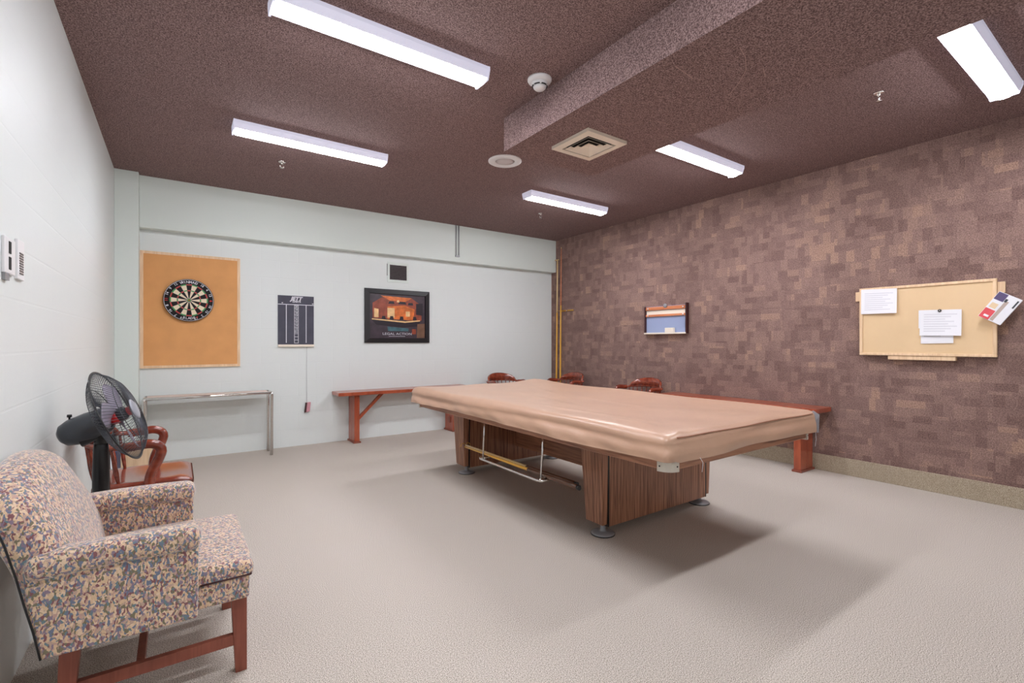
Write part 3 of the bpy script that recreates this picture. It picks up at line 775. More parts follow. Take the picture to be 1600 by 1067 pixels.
# ================================================================== CHROME CONSOLE TABLE
t = thing('console_table', 'narrow chrome-legged console table under the corkboard', 'table', (0.30, 5.98, 0))
ZT = 0.70
MB().box(-0.545, 0.535, -0.125, 0.125, ZT - 0.022, ZT).build('table_top', mat('pinkish_table_top', (214, 190, 176), 0.35), t, bevel=0.004)
MB().tube([(-0.56, -0.13, ZT - 0.012), (0.56, -0.13, ZT - 0.012)], 0.014).build('front_rail', M['chrome'], t)
MB().tube([(-0.56, 0.13, ZT - 0.012), (0.56, 0.13, ZT - 0.012)], 0.014).build('rear_rail', M['chrome'], t)
for sx in (-1, 1):
    for sy in (-1, 1):
        MB().tube([(sx * 0.56, sy * 0.12, 0), (sx * 0.56, sy * 0.125, ZT - 0.03), (sx * 0.553, sy * 0.13, ZT - 0.008)], 0.016).build('leg', M['chrome'], t)
    MB().tube([(sx * 0.56, -0.125, ZT - 0.012), (sx * 0.56, 0.125, ZT - 0.012)], 0.013).build('end_rail', M['chrome'], t)

# ================================================================== BENCHES
def make_bench(L, D, ZT, posts, label, loc, rz):
    """long axis X, back edge at y = 0, front at y = -D"""
    t = thing('wall_bench', label, 'bench', loc, rz, 'red-brown benches along the walls')
    MB().box(0, L, -D, 0, ZT - 0.042, ZT).build('bench_top', M['bench_red'], t, bevel=0.004)
    for (px, d) in posts:
        for k in range(2):
            ya = -D + 0.045 + k * (D - 0.06) / 2
            MB().box(px - 0.032, px + 0.032, ya, ya + (D - 0.06) / 2 - 0.003, 0.02, ZT - 0.042).build('leg_plank', M['bench_red'], t, bevel=0.003)
        MB().box(px - 0.045, px + 0.045, -D + 0.03, -0.002, 0, 0.02).build('foot_plate', M['leg_red'], t, bevel=0.002)
        x1 = px + d * 0.33
        a = -D + 0.11
        MB().prism([(px + d * 0.03, a, 0.30), (px + d * 0.03, a, 0.255), (x1 + d * 0.045, a, ZT - 0.042), (x1, a, ZT - 0.042)], (0, 0.045, 0)).build('brace', M['bench_red'], t)
        MB().box(min(px, px + d * 0.1), max(px, px + d * 0.1), a, a + 0.05, ZT - 0.055, ZT - 0.042).build('cleat', M['leg_red'], t)
        MB().box(px + d * 0.032, px + d * 0.045, a, a + 0.06, 0.12, 0.20).build('stop_block', M['leg_red'], t)
    return t
make_bench(1.82, 0.30, 0.635, [(0.235, 1), (1.60, -1)], 'red-brown bench along the pale back wall, seen left of the pool table', (1.59, YB - 0.004, 0), 0)
make_bench(1.75, 0.31, 0.625, [(0.19, 1), (1.55, -1)], 'red-brown bench along the patchwork wall behind the pool table', (XR - 0.014, 2.0, 0), 0)
bn = [o for o in sc.objects if o.name.startswith('wall_bench')][-1]
# turn the second bench so its back edge meets the right wall: local X -> +Y, local -Y -> -X needs a mirror
for ch in bn.children:
    me = ch.data
    for v in me.vertices:
        x, y, z = v.co; v.co = (y, x, z)
    me.flip_normals()
    me.update()

# ================================================================== POOL TABLE
PX0, PX1, PY0, PY1 = 1.880, 3.370, 1.405, 4.255
t = thing('pool_table', 'large walnut pool table on panel legs under a tan cover', 'pool table', ((PX0 + PX1) / 2, (PY0 + PY1) / 2, 0))
CX, CY = (PX0 + PX1) / 2, (PY0 + PY1) / 2
def X_(v): return v - CX
def Y_(v): return v - CY
# apron rails: mitred boards, rounded corners carried by cast plates
zb, zt_ = 0.638, 0.755
MB().box(X_(PX0), X_(PX0 + 0.12), Y_(PY0 + 0.06), Y_(PY1 - 0.06), zb, zt_).build('side_rail', M['walnut_h'], t, bevel=0.006)
MB().box(X_(PX1 - 0.17), X_(PX1 - 0.06), Y_(PY0 + 0.06), Y_(PY1 - 0.06), zb, zt_).build('side_rail', M['walnut_h'], t, bevel=0.006)
MB().box(X_(PX0 + 0.06), X_(PX1 - 0.12), Y_(PY0), Y_(PY0 + 0.12), zb, zt_).build('end_rail', M['walnut_x'], t, bevel=0.006)
MB().box(X_(PX0 + 0.06), X_(PX1 - 0.12), Y_(PY1 - 0.12), Y_(PY1), zb, zt_).build('end_rail', M['walnut_x'], t, bevel=0.006)
for sx in (0, 1):
    for sy in (0, 1):
        cx_ = (PX1 - 0.125) if sx else (PX0 + 0.065); cy_ = (PY1 - 0.065) if sy else (PY0 + 0.065)
        a0 = {(0, 0): PI, (1, 0): 1.5 * PI, (1, 1): 0, (0, 1): 0.5 * PI}[(sx, sy)]
        pts = [(X_(cx_), Y_(cy_), zb - 0.008)] + [(X_(cx_) + 0.072 * math.cos(a0 + PI / 2 * i / 8), Y_(cy_) + 0.072 * math.sin(a0 + PI / 2 * i / 8), zb - 0.008) for i in range(9)]
        c = MB().prism(pts, (0, 0, 0.115)).build('corner_plate', M['paleplate'], t)
        for aa in (0.12, 0.88):
            an = a0 + PI / 2 * aa
            MB().lathe([(0, 0), (0.004, 0), (0.004, 0.002), (0, 0.002)], axis=(math.cos(an), math.sin(an), 0), org=(X_(cx_) + 0.0715 * math.cos(an), Y_(cy_) + 0.0715 * math.sin(an), zb + 0.018), n=10).build('screw', M['black'], c)
MB().box(X_(PX0 + 0.11), X_(PX1 - 0.11), Y_(PY0 + 0.11), Y_(PY1 - 0.11), 0.66, 0.775).build('bed', M['walnut_h'], t)
# end pedestals
BX0, BX1 = 2.215, 3.375
for (ya, yb_, sgn) in ((2.15, 2.33, -1), (3.93, 4.12, 1)):
    yo = ya if sgn < 0 else yb_           # outer face
    for sx, x in ((-1, BX0), (1, BX1)):
        # tapered corner post
        xo = x; xi = x - sx * 0.045
        xo2 = x + sx * 0.02
        lo = [(X_(xo), Y_(ya + 0.01), 0.075), (X_(xi), Y_(ya + 0.01), 0.075), (X_(xi), Y_(yb_ - 0.02), 0.075), (X_(xo), Y_(yb_ - 0.02), 0.075)]
        hi = [(X_(xo2), Y_(ya), 0.66), (X_(xi), Y_(ya), 0.66), (X_(xi), Y_(yb_ + 0.02), 0.66), (X_(xo2), Y_(yb_ + 0.02), 0.66)]
        MB().hexa(lo, hi).build('corner_post', M['walnut_v'], t, bevel=0.004)
        MB().box(X_(min(xi, xi - sx * 0.012)), X_(max(xi, xi - sx * 0.012)), Y_(ya + 0.004), Y_(yb_ - 0.004), 0.06, 0.66).build('black_strip', M['black'], t)
        MB().lathe([(0, 0), (0.074, 0), (0.076, 0.006), (0.068, 0.014), (0.03, 0.020), (0.018, 0.026), (0.016, 0.07), (0.014, 0.10), (0, 0.10)],
                   org=(X_(x - sx * 0.055), Y_((ya + yb_) / 2 - 0.03), 0), n=28).build('levelling_foot', M['steel'], t)
        MB().lathe([(0, 0), (0.079, 0), (0.079, 0.006), (0, 0.006)], org=(X_(x - sx * 0.055), Y_((ya + yb_) / 2 - 0.03), 0), n=28).build('rubber_rim', M['black'], t)
    MB().box(X_(BX0 + 0.057), X_(BX1 - 0.057), Y_(ya + 0.004), Y_(yb_ - 0.004), 0.062, 0.66).build('pedestal_panel', M['walnut_v'], t)
MB().box(X_(2.81), X_(2.87), Y_(2.32), Y_(3.95), 0.20, 0.66).build('stretcher_beam', M['walnut_h'], t)
# cue hanger under the long rail
hx = X_(1.985)
for y in (3.165, 2.44):
    MB().tube([(hx - 0.024, Y_(y), 0.66), (hx - 0.024, Y_(y + 0.03), 0.338)], 0.007, 8).build('hanger_rod', M['chrome'], t)
MB().tube([(hx - 0.02, Y_(3.24), 0.335), (hx - 0.03, Y_(3.22), 0.330), (hx - 0.03, Y_(2.50), 0.330), (hx - 0.02, Y_(2.465), 0.332), (hx + 0.06, Y_(2.465), 0.333), (hx + 0.07, Y_(2.5), 0.333), (hx + 0.07, Y_(3.2), 0.335)], 0.010, 8).build('hanger_tray', M['chrome'], t)
for y in (3.165, 2.44):
    MB().tube([(hx - 0.035, Y_(y + 0.03), 0.338), (hx + 0.07, Y_(y + 0.03), 0.338)], 0.006, 8).build('hanger_crossbar', M['chrome'], t)
# cues lying on the hanger
def cue(x, ytip, ybutt, zz, label, butt, shaft, name='pool_cue', head=False):
    t = thing(name, label, 'pool cue', (x, (ytip + ybutt) / 2, zz), 0)
    h_ = (ytip - ybutt) / 2
    MB().tube([(0, h_, 0.0), (0, -h_ * 0.25, 0)], [0.0065, 0.011], 12).build('shaft', shaft, t)
    MB().tube([(0, -h_ * 0.25, 0), (0, -h_ + 0.02, 0)], [0.0112, 0.0155], 12).build('butt', butt, t)
    MB().tube([(0, -h_ + 0.02, 0), (0, -h_, 0)], 0.0158, 12).build('end_band', M['black'], t)
    if head:
        mb = MB()
        for s_ in (-1, 1):
            mb.tube([(0, h_, 0), (s_ * 0.02, h_ + 0.005, 0.02), (s_ * 0.04, h_ + 0.005, 0.012), (s_ * 0.05, h_ + 0.005, -0.012)], 0.0035, 6)
        mb.build('bridge_head', M['brass'], t)
    else: MB().tube([(0, h_, 0), (0, h_ + 0.015, 0)], 0.0065, 10).build('tip', M['brass'], t)
    return t
cue(2.0, 3.53, 2.14, 0.360, 'pool cue with dark brown butt lying nearest on the hanger under the table', M['butt'], M['yellow'])
cue(2.036, 3.60, 2.20, 0.360, 'brass-headed bridge cue lying behind the other cue under the table', M['butt'], M['maple'], 'bridge_cue', True)

# fitted vinyl cover over the table
def hump(x, c, s_): return math.exp(-((x - c) / s_) ** 2)
def cover_warp(x, y, z):
    top, bot = 0.812, 0.685
    k = (top - z) / (top - bot)                   # 0 at the top, 1 at the hem
    k = min(max(k, 0), 1)
    ux = (x - (CX)) / (PX1 - CX + 0.02); uy = (y - CY) / (PY1 - CY + 0.02)
    z2 = z
    if k < 0.30:
        f = 1 - k / 0.30
        z2 += f * (0.004 * math.sin(9 * x + 3 * y) * math.sin(2.2 * y + 1.1) + 0.005 * hump(ux, 0.0, 0.6) * 0 - 0.006 * hump(ux, 0, 0.75) * hump(uy, 0, 0.8)
                   + 0.008 * (hump(ux, -0.93, 0.12) + hump(ux, 0.93, 0.12)) * (1 + 0.5 * math.sin(5 * y)) * hump(uy, 0, 0.95)
                   + 0.020 * hump(ux, 0.9, 0.35) * hump(uy, 0.95, 0.25))
        def ridge(x0_, y0_, ang, ln, wd, hh):
            dx, dy = x - x0_, y - y0_; c_, s_ = math.cos(ang), math.sin(ang)
            return hh * math.exp(-((dx * c_ + dy * s_) / ln) ** 2 - ((-dx * s_ + dy * c_) / wd) ** 2)
        z2 += f * (ridge(2.08, 2.2, 1.62, 0.5, 0.022, 0.006) + ridge(2.02, 1.75, 1.5, 0.22, 0.014, 0.006) + ridge(2.35, 2.9, 1.35, 0.4, 0.018, 0.004)
                   + ridge(2.02, 1.47, 0.7, 0.13, 0.016, 0.009) + ridge(2.12, 1.50, 0.2, 0.10, 0.014, 0.007) + ridge(2.7, 3.3, 1.2, 0.45, 0.02, 0.004)
                   + ridge(3.1, 1.7, 2.2, 0.18, 0.016, 0.006) + ridge(2.6, 2.3, 1.45, 0.5, 0.02, 0.003))
    sx = sy = 0
    if abs(ux) > 0.93: sx = (1 if ux > 0 else -1)
    if abs(uy) > 0.965: sy = (1 if uy > 0 else -1)
    # a soft horizontal roll along the long sides, with waves and hanging folds
    roll = math.sin(PI * min(k * 1.05, 1)) * 0.006 - (0.013 + 0.005 * math.sin(3.7 * y)) * hump(k, 0.50 + 0.12 * math.sin(2.1 * y), 0.20) + 0.014 * k
    wave = 0.005 * math.sin(9 * y + 1.6 * math.sin(2.3 * y) + 3 * k) * k + 0.014 * hump(y, 3.1, 0.22) * math.sin(PI * k) + 0.003 * math.sin(23 * y + 9 * k) * k
    if sx: x += sx * (roll + wave)
    rollY = 0.010 * math.sin(PI * k) - 0.010 * hump(k, 0.4, 0.22) * (1 + 0.6 * math.sin(5 * x)) + 0.010 * k
    if sy: y += sy * (rollY + 0.007 * math.sin(11 * x + 2 * k) * k)
    if sx < 0: z2 += k * (0.006 * math.sin(2.4 * y) + 0.010 * hump(y, 1.4, 0.35))
    z2 += 0.006 * k * math.sin(5.3 * x) * (1 if sy else 0)
    return (x, y, z2)
mb = MB()
# open underneath: an inverted tray made of a rounded box without its bottom
mb.rbox(PX0 - 0.040, PX1 - 0.035, PY0 - 0.022, PY1 + 0.045, 0.56, 0.812, 0.040, 60, None)
bmesh.ops.delete(mb.bm, geom=[f for f in mb.bm.faces if all(v.co.z < 0.684 for v in f.verts)], context='FACES')
bmesh.ops.delete(mb.bm, geom=[v for v in mb.bm.verts if not v.link_faces], context='VERTS')
for v in mb.bm.verts: v.co = Vector(cover_warp(*v.co))
bmesh.ops.recalc_face_normals(mb.bm, faces=mb.bm.faces)
t = thing('table_cover', 'tan vinyl fitted cover draped over the pool table top', 'cover', (CX, CY, 0.812))
me_off = Vector((CX, CY, 0.812))
for v in mb.bm.verts: v.co -= me_off
o = mb.build('cover_sheet', M['vinyl'], t)
md = o.modifiers.new('thick', 'SOLIDIFY'); md.thickness = 0.003; md.offset = -1
# hem seam and a torn far corner showing its lining, loose threads
mb = MB()
cxr, cyr = PX1 - 0.027 - CX, PY0 - 0.03 - CY
MB().prism([(cxr - 0.02, cyr + 0.02, -0.004), (cxr + 0.004, cyr - 0.004, -0.03), (cxr + 0.012, cyr + 0.004, -0.145), (cxr + 0.012, cyr + 0.055, -0.15), (cxr + 0.006, cyr + 0.07, -0.02)], (0.003, 0, 0)).build('torn_lining', M['mesh_grey'], t)
MB().tube([(cxr + 0.01, cyr + 0.02, -0.14), (cxr + 0.014, cyr + 0.018, -0.19), (cxr + 0.010, cyr + 0.022, -0.235)], 0.0012, 5).build('thread', M['paper'], t)
MB().tube([(-0.56, -1.462, -0.125), (-0.545, -1.468, -0.15), (-0.55, -1.466, -0.195)], 0.0012, 5).build('thread', M['paper'], t)
# piping line along the near end's top edge
def on_cover(x):
    q = cover_warp(x, PY0 - 0.022 + 0.004, 0.812 - 0.016); return (q[0] - CX, q[1] - CY - 0.002, q[2] - 0.812)
MB().tube([on_cover(PX0 + 0.03 + (PX1 - PX0 - 0.12) * i / 40) for i in range(41)], 0.003, 6).build('seam_piping', mat('tan_seam', (158, 108, 84), 0.5), t)

# ================================================================== CAPTAIN'S CHAIRS
def make_captain():
    t = thing('captain_chair', '', 'chair', (0, 0, 0), 0, "cherry captain's chairs")
    # saddle seat
    def sw(x, y, z):
        u = x / 0.235; v = y / 0.245
        z += -0.012 * (1 - min(1, (u * u + v * v))) if z > 0.43 else 0
        y *= 1 - 0.14 * max(0, -u) ** 1.5
        z -= 0.018 * max(0, u - 0.75) / 0.25 if z > 0.43 else 0
        return (x, y, z)
    MB().rbox(-0.23, 0.24, -0.245, 0.245, 0.392, 0.455, 0.024, 10, sw).build('seat', M['cherry'], t)
    for sx in (-1, 1):
        for sy in (-1, 1):
            a = Vector((sx * 0.16, sy * 0.16, 0.41)); b_ = Vector((sx * 0.22, sy * 0.215, 0.0))
            n = 12; pr = [0.017, 0.018, 0.021, 0.022, 0.019, 0.016, 0.020, 0.021, 0.019, 0.016, 0.014, 0.015, 0.013]
            MB().tube([a.lerp(b_, i / n) for i in range(n + 1)], pr, 12).build('leg', M['cherry'], t)
    for sy in (-1, 1):
        MB().tube([(-0.195, sy * 0.194, 0.17), (0, sy * 0.194, 0.17), (0.195, sy * 0.194, 0.17)], [0.009, 0.013, 0.009], 10).build('stretcher', M['cherry'], t)
    MB().tube([(0, -0.194, 0.17), (0, 0, 0.17), (0, 0.194, 0.17)], [0.009, 0.013, 0.009], 10).build('stretcher', M['cherry'], t)
    # U-shaped rail
    def U(s_, off=0.0):
        """s in 0..1 across the back bow"""
        a = PI / 2 + PI * s_
        return Vector((-0.10 + (0.175 + off) * math.cos(a) , (0.262 + off) * math.sin(a), 0))
    rail = [U(i / 20) for i in range(21)]
    pts = [Vector((p.x, p.y, 0.660 + 0.02 * math.sin(PI * i / 20))) for i, p in enumerate(rail)]
    MB().tube(pts, 1.0, 12, flat=(0.026, 0.015, (0, 0, 1))).build('back_rail', M['cherry'], t)
    # crest
    mb = MB(); n = 20; ring = []
    for i in range(n + 1):
        s_ = 0.08 + 0.84 * i / n; p = U(s_); q = U(s_, -0.026); e = max(0.0, math.sin(PI * i / n)) ** 0.55
        z0 = 0.672; z1 = 0.678 + 0.107 * e + 0.004
        lean = -0.018 * e
        ring.append([mb.bm.verts.new(v) for v in ((p.x, p.y, z0), (p.x + lean, p.y, z1 - 0.006), ((p.x + q.x) / 2 + lean, (p.y + q.y) / 2, z1), (q.x + lean, q.y, z1 - 0.006), (q.x, q.y, z0))])
    for a, b_ in zip(ring, ring[1:]):
        for j in range(5): mb.face([a[j], b_[j], b_[(j + 1) % 5], a[(j + 1) % 5]], True)
    mb.face(ring[0]); mb.face(ring[-1][::-1])
    mb.build('crest_rail', M['cherry'], t)
    for k in range(11):
        s_ = 0.08 + 0.84 * k / 10; p = U(s_, -0.002); q = Vector((p.x * 0.98 + 0.03, p.y * 0.80, 0.44))
        n = 8; a = Vector((p.x, p.y, 0.67))
        MB().tube([q.lerp(a, i / n) for i in range(n + 1)], [0.007, 0.009, 0.011, 0.012, 0.011, 0.009, 0.008, 0.007, 0.007], 8).build('spindle', M['cherry'], t)
    for sy in (-1, 1):
        path = [(-0.10, 0.262, 0.660), (-0.06, 0.266, 0.661), (-0.01, 0.269, 0.668), (0.035, 0.270, 0.671), (0.072, 0.270, 0.656), (0.086, 0.269, 0.628), (0.078, 0.267, 0.595),
                (0.058, 0.264, 0.55), (0.040, 0.260, 0.51), (0.030, 0.257, 0.47), (0.030, 0.254, 0.43), (0.034, 0.252, 0.395)]
        # smooth the path once
        P = [Vector((x, sy * y, z)) for x, y, z in path]; Q = [P[0]]
        for a, b_ in zip(P, P[1:]): Q += [a.lerp(b_, 0.25), a.lerp(b_, 0.75)]
        Q.append(P[-1])
        MB().tube(Q, 1.0, 12, flat=(0.026, 0.020, (0, sy, 0.0001))).build('arm', M['cherry'], t)
    return t
c0 = make_captain()
c0.location = (-0.155, 3.66, 0); c0['label'] = "captain's chair in cherry wood with scrolled arms behind the pedestal fan"
dup(c0, (3.99, 5.80, 0), R(-90), "captain's chair against the pale back wall beyond the pool table")
dup(c0, (4.78, 5.47, 0), R(180), "captain's chair below the long sticks at the patchwork wall")
dup(c0, (4.78, 4.06, 0), R(180), "captain's chair below the small wall rack, next to the bench")

# ================================================================== BOARDS LEANING BEHIND THE LEFT CHAIR
def lean_board(name, x, y, wd, ht, th, m_, label, tilt, rz=0.0):
    o = MB().box(-th / 2, th / 2, -wd / 2, wd / 2, 0, ht).build(name, m_, loc=(x, y, 0.004), bevel=0.003)
    o.rotation_euler = (0, R(tilt), rz)
    return tag(o, label, 'board', 'boards leaning in the back left corner')
lean_board('folded_board', -0.466, 5.0, 0.30, 0.40, 0.022, M['darkmaroon'], 'dark maroon flat board standing nearest the left wall behind the fan pole', -1)
lean_board('folded_board', -0.438, 5.0, 0.30, 0.39, 0.022, M['dartblack'], 'black flat board standing second from the left wall behind the fan', -1)
lean_board('folded_board', -0.412, 5.0, 0.30, 0.39, 0.014, M['paper'], 'thin white flat board standing between the black and navy boards', -1)
lean_board('folded_board', -0.389, 5.0, 0.30, 0.38, 0.020, M['navy'], 'navy flat board standing between the white board and the plywood', -1)
lean_board('plywood_sheet', -0.285, 5.30, 0.02, 0.31, 0.30, M['pale_wood'], 'pale plywood sheet standing behind the seat of the left chair', 0)

# ================================================================== PEDESTAL FAN
FX, FY = -0.302, 3.06
t = thing('pedestal_fan', 'black pedestal fan with red hub tilted upward by the left wall', 'fan', (FX, FY, 0))
for a in (R(245), R(65), R(155), R(-25)):
    L_ = 0.36 if a == R(245) else 0.24 if a != R(155) else 0.15
    mb = MB(); d = Vector((math.cos(a), math.sin(a), 0)); s_ = Vector((-d.y, d.x, 0)) * 0.022
    lo = [d * 0.0 - s_, d * L_ - s_ * 0.9, d * L_ + s_ * 0.9, d * 0.0 + s_]
    mb.hexa([v + Vector((0, 0, 0.008)) for v in lo], [v * 0.99 + Vector((0, 0, 0.038)) for v in lo])
    mb.build('base_leg', M['black'], t, bevel=0.004)
    MB().lathe([(0, 0), (0.012, 0), (0.012, 0.012), (0, 0.012)], org=tuple(d * (L_ - 0.02)), n=10).build('foot_pad', M['grey_plastic'], t)
MB().lathe([(0, 0.008), (0.05, 0.008), (0.05, 0.05), (0.034, 0.07), (0, 0.07)], n=20).build('base_hub', M['black'], t)
MB().tube([(0, 0, 0.05), (0, 0, 0.42)], 0.012, 12).build('inner_pole', M['chrome'], t)
MB().lathe([(0, 0.36), (0.022, 0.36), (0.034, 0.40), (0.034, 0.60), (0.030, 0.72), (0.026, 0.765), (0, 0.765)], n=20).build('control_column', M['black'], t)
MB().lathe([(0, 0), (0.018, 0), (0.020, 0.02), (0.012, 0.03), (0, 0.03)], axis=(0.2, -1, 0), org=(0.002, -0.030, 0.42), n=16).build('height_knob', M['grey_plastic'], t)
MB().tube([(-0.012, -0.03, 0.435), (-0.045, -0.04, 0.43), (-0.07, -0.04, 0.38), (-0.085, -0.03, 0.2), (-0.10, -0.02, 0.012)], 0.0035, 8).build('cord', M['black'], t)
AX = Vector((0.91, -0.135, 0.385)).normalized()
C0 = Vector((0.062, -0.015, 0.882))                 # centre of the guard, local
QR = AX.to_track_quat('Z', 'Y')
def F(u, v, w_): return C0 + QR @ Vector((u, v, w_))
MB().lathe([(0, -0.235), (0.030, -0.232), (0.052, -0.215), (0.064, -0.18), (0.067, -0.11), (0.062, -0.05), (0.048, -0.03), (0, -0.03)], axis=tuple(AX), org=tuple(C0), n=28).build('motor_housing', M['grey_plastic'], t)
nk = MB(); nk.tube([F(0.0, 0, -0.15) - Vector((0, 0, 0.04)), Vector((0, 0, 0.80)), Vector((0, 0, 0.75))], [0.045, 0.032, 0.03], 14); nk.build('tilt_neck', M['black'], t)
kb = C0 - AX * 0.195 + Vector((0, 0, 0.06))
MB().tube([kb, kb + Vector((0, 0, 0.018)), kb + Vector((0, 0, 0.02)), kb + Vector((0, 0, 0.032))], [0.004, 0.004, 0.010, 0.009], 10).build('swing_knob', M['black'], t)
RG = 0.228
# guards
def guard(front):
    mb = MB(); nr = 84; sg = 1 if front else -1; dep = 0.074 if front else 0.055
    rin = 0.050 if front else 0.075
    for i in range(nr):
        a = 2 * PI * i / nr
        pts = []
        for j in range(7):
            k = j / 6; r_ = rin + (RG - rin) * k; tw = 0.30 * (1 - k) * sg
            hh = dep * (1 - k ** 3.2)
            pts.append(F(r_ * math.cos(a + tw), r_ * math.sin(a + tw), sg * hh))
        mb.tube(pts, 0.0012, 4, cap=False)
    for r_, hh in ((RG, 0), (0.16, dep * (1 - ((0.16 - rin) / (RG - rin)) ** 3.2)), (rin, dep)):
        mb.tube([F(r_ * math.cos(2 * PI * i / 48), r_ * math.sin(2 * PI * i / 48), sg * hh) for i in range(48)], 0.0018 if r_ < RG else 0.003, 6, closed=True)
    return mb
guard(True).build('front_guard', M['grey_plastic'], t)
guard(False).build('rear_guard', M['grey_plastic'], t)
mb = MB(); mb.tube([F((RG + 0.003) * math.cos(2 * PI * i / 60), (RG + 0.003) * math.sin(2 * PI * i / 60), 0.0) for i in range(60)], 1.0, 8, closed=True, flat=(0.005, 0.003, tuple(AX)))
mb.build('guard_band', M['black'], t)
MB().lathe([(0, 0.070), (0.052, 0.070), (0.052, 0.076), (0.040, 0.081), (0, 0.082)], axis=tuple(AX), org=tuple(C0), n=28).build('centre_badge', M['badge'], t)
MB().lathe([(0, -0.03), (0.036, -0.03), (0.038, 0.0), (0.036, 0.004), (0, 0.004)], axis=tuple(AX), org=tuple(C0), n=20).build('hub', M['red'], t)
MB().lathe([(0, 0.004), (0.034, 0.004), (0.033, 0.034), (0.025, 0.042), (0, 0.044)], axis=tuple(AX), org=tuple(C0), n=20).build('hub_nose', M['grey_plastic'], t)
MB().lathe([(0, 0.044), (0.022, 0.044), (0.022, 0.060), (0, 0.062)], axis=tuple(AX), org=tuple(C0), n=8, smooth=False).build('lock_nut', M['red'], t)
M['blade'] = mat('smoky_blade', (146, 140, 156), 0.25)
for k in range(3):
    a = 2 * PI * k / 3 + 0.5; mb = MB(); g = []
    for i in range(9):
        r_ = 0.028 + (0.195 - 0.028) * i / 8; row = []
        wd = 0.30 + 0.75 * math.sin(PI * min(1, (i + 1.5) / 9.5)) ** 0.8
        for j in range(6):
            an = a + wd * (j / 5 - 0.35) + 0.35 * i / 8
            row.append(mb.bm.verts.new(F(r_ * math.cos(an), r_ * math.sin(an), 0.028 * (0.5 - j / 5) * (1 - 0.25 * i / 8))))
        g.append(row)
    for i in range(8):
        for j in range(5): mb.face([g[i][j], g[i + 1][j], g[i + 1][j + 1], g[i][j + 1]], True)
    o = mb.build('blade', M['blade'], t); md = o.modifiers.new('s', 'SOLIDIFY'); md.thickness = 0.002

# ================================================================== CONFETTI ARMCHAIR
AXc, AYc = -0.05, 2.34
t = thing('armchair', 'upholstered armchair in multicoloured confetti fabric at the left foreground', 'armchair', (AXc, AYc, 0))
def lx(v): return v - AXc
def ly(v): return v - AYc
Y0, Y1 = 1.985, 2.695
# seat deck and cushion
MB().rbox(lx(-0.30), lx(0.225), ly(Y0 + 0.05), ly(Y1 - 0.05), 0.285, 0.375, 0.012, 6).build('seat_rail', M['fabric'], t)
def seatw(x, y, z):
    u = (x - lx(-0.04)) / 0.27; v = y / 0.33
    if z > 0.40: z += 0.022 * (1 - u * u) * (1 - v * v * 0.8)
    return (x, y, z)
MB().rbox(lx(-0.30), lx(0.24), ly(Y0 + 0.045), ly(Y1 - 0.045), 0.358, 0.425, 0.026, 12, seatw).build('seat_cushion', M['fabric'], t)
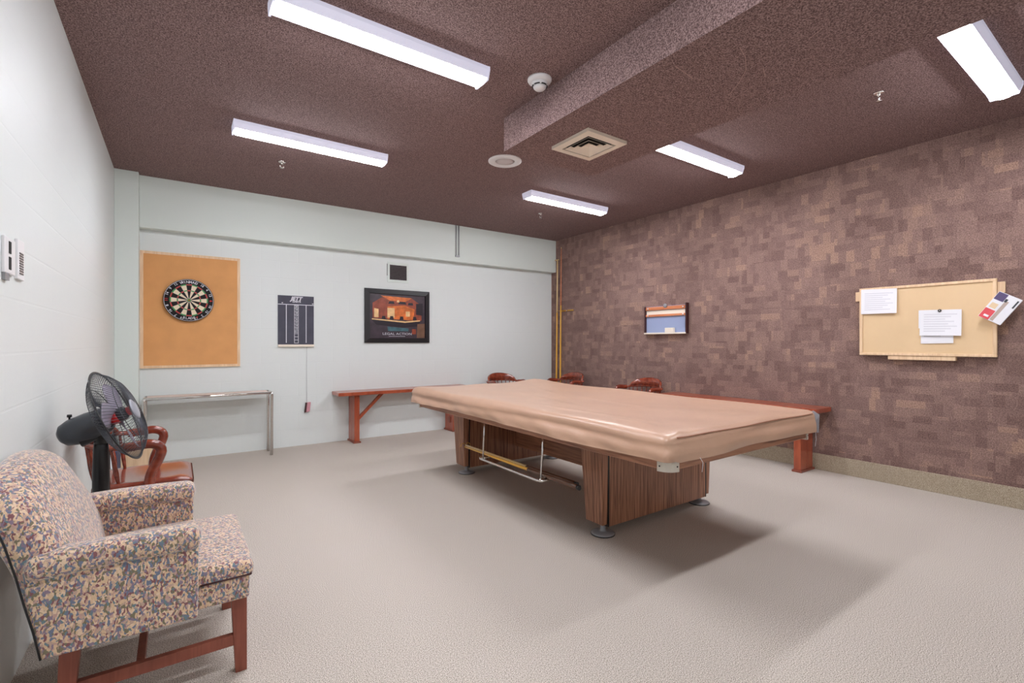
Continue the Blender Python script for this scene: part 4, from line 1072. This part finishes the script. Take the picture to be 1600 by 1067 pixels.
# reclined back with an arched, rounded top
def backw(x, y, z):
    v = y / 0.355
    k = (z - 0.30) / 0.55
    x2 = x - 0.145 * max(k, 0.0) ** 1.15 + 0.02 * math.sin(PI * min(k, 1)) * (1 if x > lx(-0.3) else 0.3)
    drop = (0.13 if v > 0 else 0.115) * abs(v) ** 2.6
    z2 = z - drop * max(0, (z - 0.55) / 0.30)
    if x > lx(-0.3): x2 += 0.012 * (1 - v * v) * math.sin(PI * min(max(k, 0), 1))
    y2 = y * (1 - 0.03 * max(0, k - 0.6))
    return (x2, y2, z2)
MB().rbox(lx(-0.355), lx(-0.235), ly(Y0 + 0.01), ly(Y1 - 0.01), 0.29, 0.855, 0.05, 14, backw).build('backrest', M['fabric'], t)
for s_, ya in ((-1, Y0), (1, Y1)):
    # side panel
    yi = ya - s_ * 0.062
    o_ = [(-0.335, 0.285), (0.060, 0.285), (0.064, 0.545), (-0.375, 0.565), (-0.365, 0.45)]
    MB().prism([(lx(x), ly(min(ya, yi)), z) for x, z in o_], (0, 0.062, 0)).build('side_panel', M['fabric'], t, bevel=0.008)
    def armw(x, y, z, s_=s_):
        u = (x - lx(-0.38)) / 0.45
        return (x, y, z + 0.006 * math.sin(PI * u))
    a0, a1 = sorted((ya + s_ * 0.018, ya - s_ * 0.085))
    MB().rbox(lx(-0.375), lx(0.072), ly(a0), ly(a1), 0.520, 0.602, 0.036, 8, armw).build('arm_pad', M['fabric'], t)
# piping
MB().tube([(lx(0.228), ly(Y0 + 0.048), 0.374), (lx(0.228), ly(Y1 - 0.048), 0.374)], 0.004, 6).build('piping', M['darkmaroon'], t)
MB().tube([(lx(0.068), ly(Y0 + 0.048), 0.374), (lx(0.228), ly(Y0 + 0.048), 0.374)], 0.004, 6).build('piping', M['darkmaroon'], t)
MB().tube([(lx(x), ly(Y0 - 0.003), z) for x, z in ((-0.334, 0.29), (-0.350, 0.38), (-0.368, 0.46), (-0.386, 0.55), (-0.41, 0.65), (-0.44, 0.75))], 0.003, 6).build('piping', M['black'], t)
# legs and stretchers
def aleg(x, y, top, dx, name='leg'):
    a, b_ = 0.026, 0.019
    MB().hexa([(lx(x + dx) - b_, ly(y) - b_, 0), (lx(x + dx) + b_, ly(y) - b_, 0), (lx(x + dx) + b_, ly(y) + b_, 0), (lx(x + dx) - b_, ly(y) + b_, 0)],
              [(lx(x) - a, ly(y) - a, top), (lx(x) + a, ly(y) - a, top), (lx(x) + a, ly(y) + a, top), (lx(x) - a, ly(y) + a, top)]).build(name, M['leg_red'], t, bevel=0.002)
aleg(0.192, 2.085, 0.30, 0.008); aleg(0.192, 2.605, 0.30, 0.0)
aleg(-0.275, 2.065, 0.30, -0.02); aleg(-0.275, 2.615, 0.30, -0.02)
for y in (2.08, 2.61):
    MB().box(lx(-0.27), lx(0.185), ly(y - 0.012), ly(y + 0.012), 0.105, 0.145).build('stretcher', M['leg_red'], t, bevel=0.002)
MB().box(lx(-0.115), lx(-0.09), ly(2.09), ly(2.60), 0.105, 0.140).build('stretcher', M['leg_red'], t, bevel=0.002)
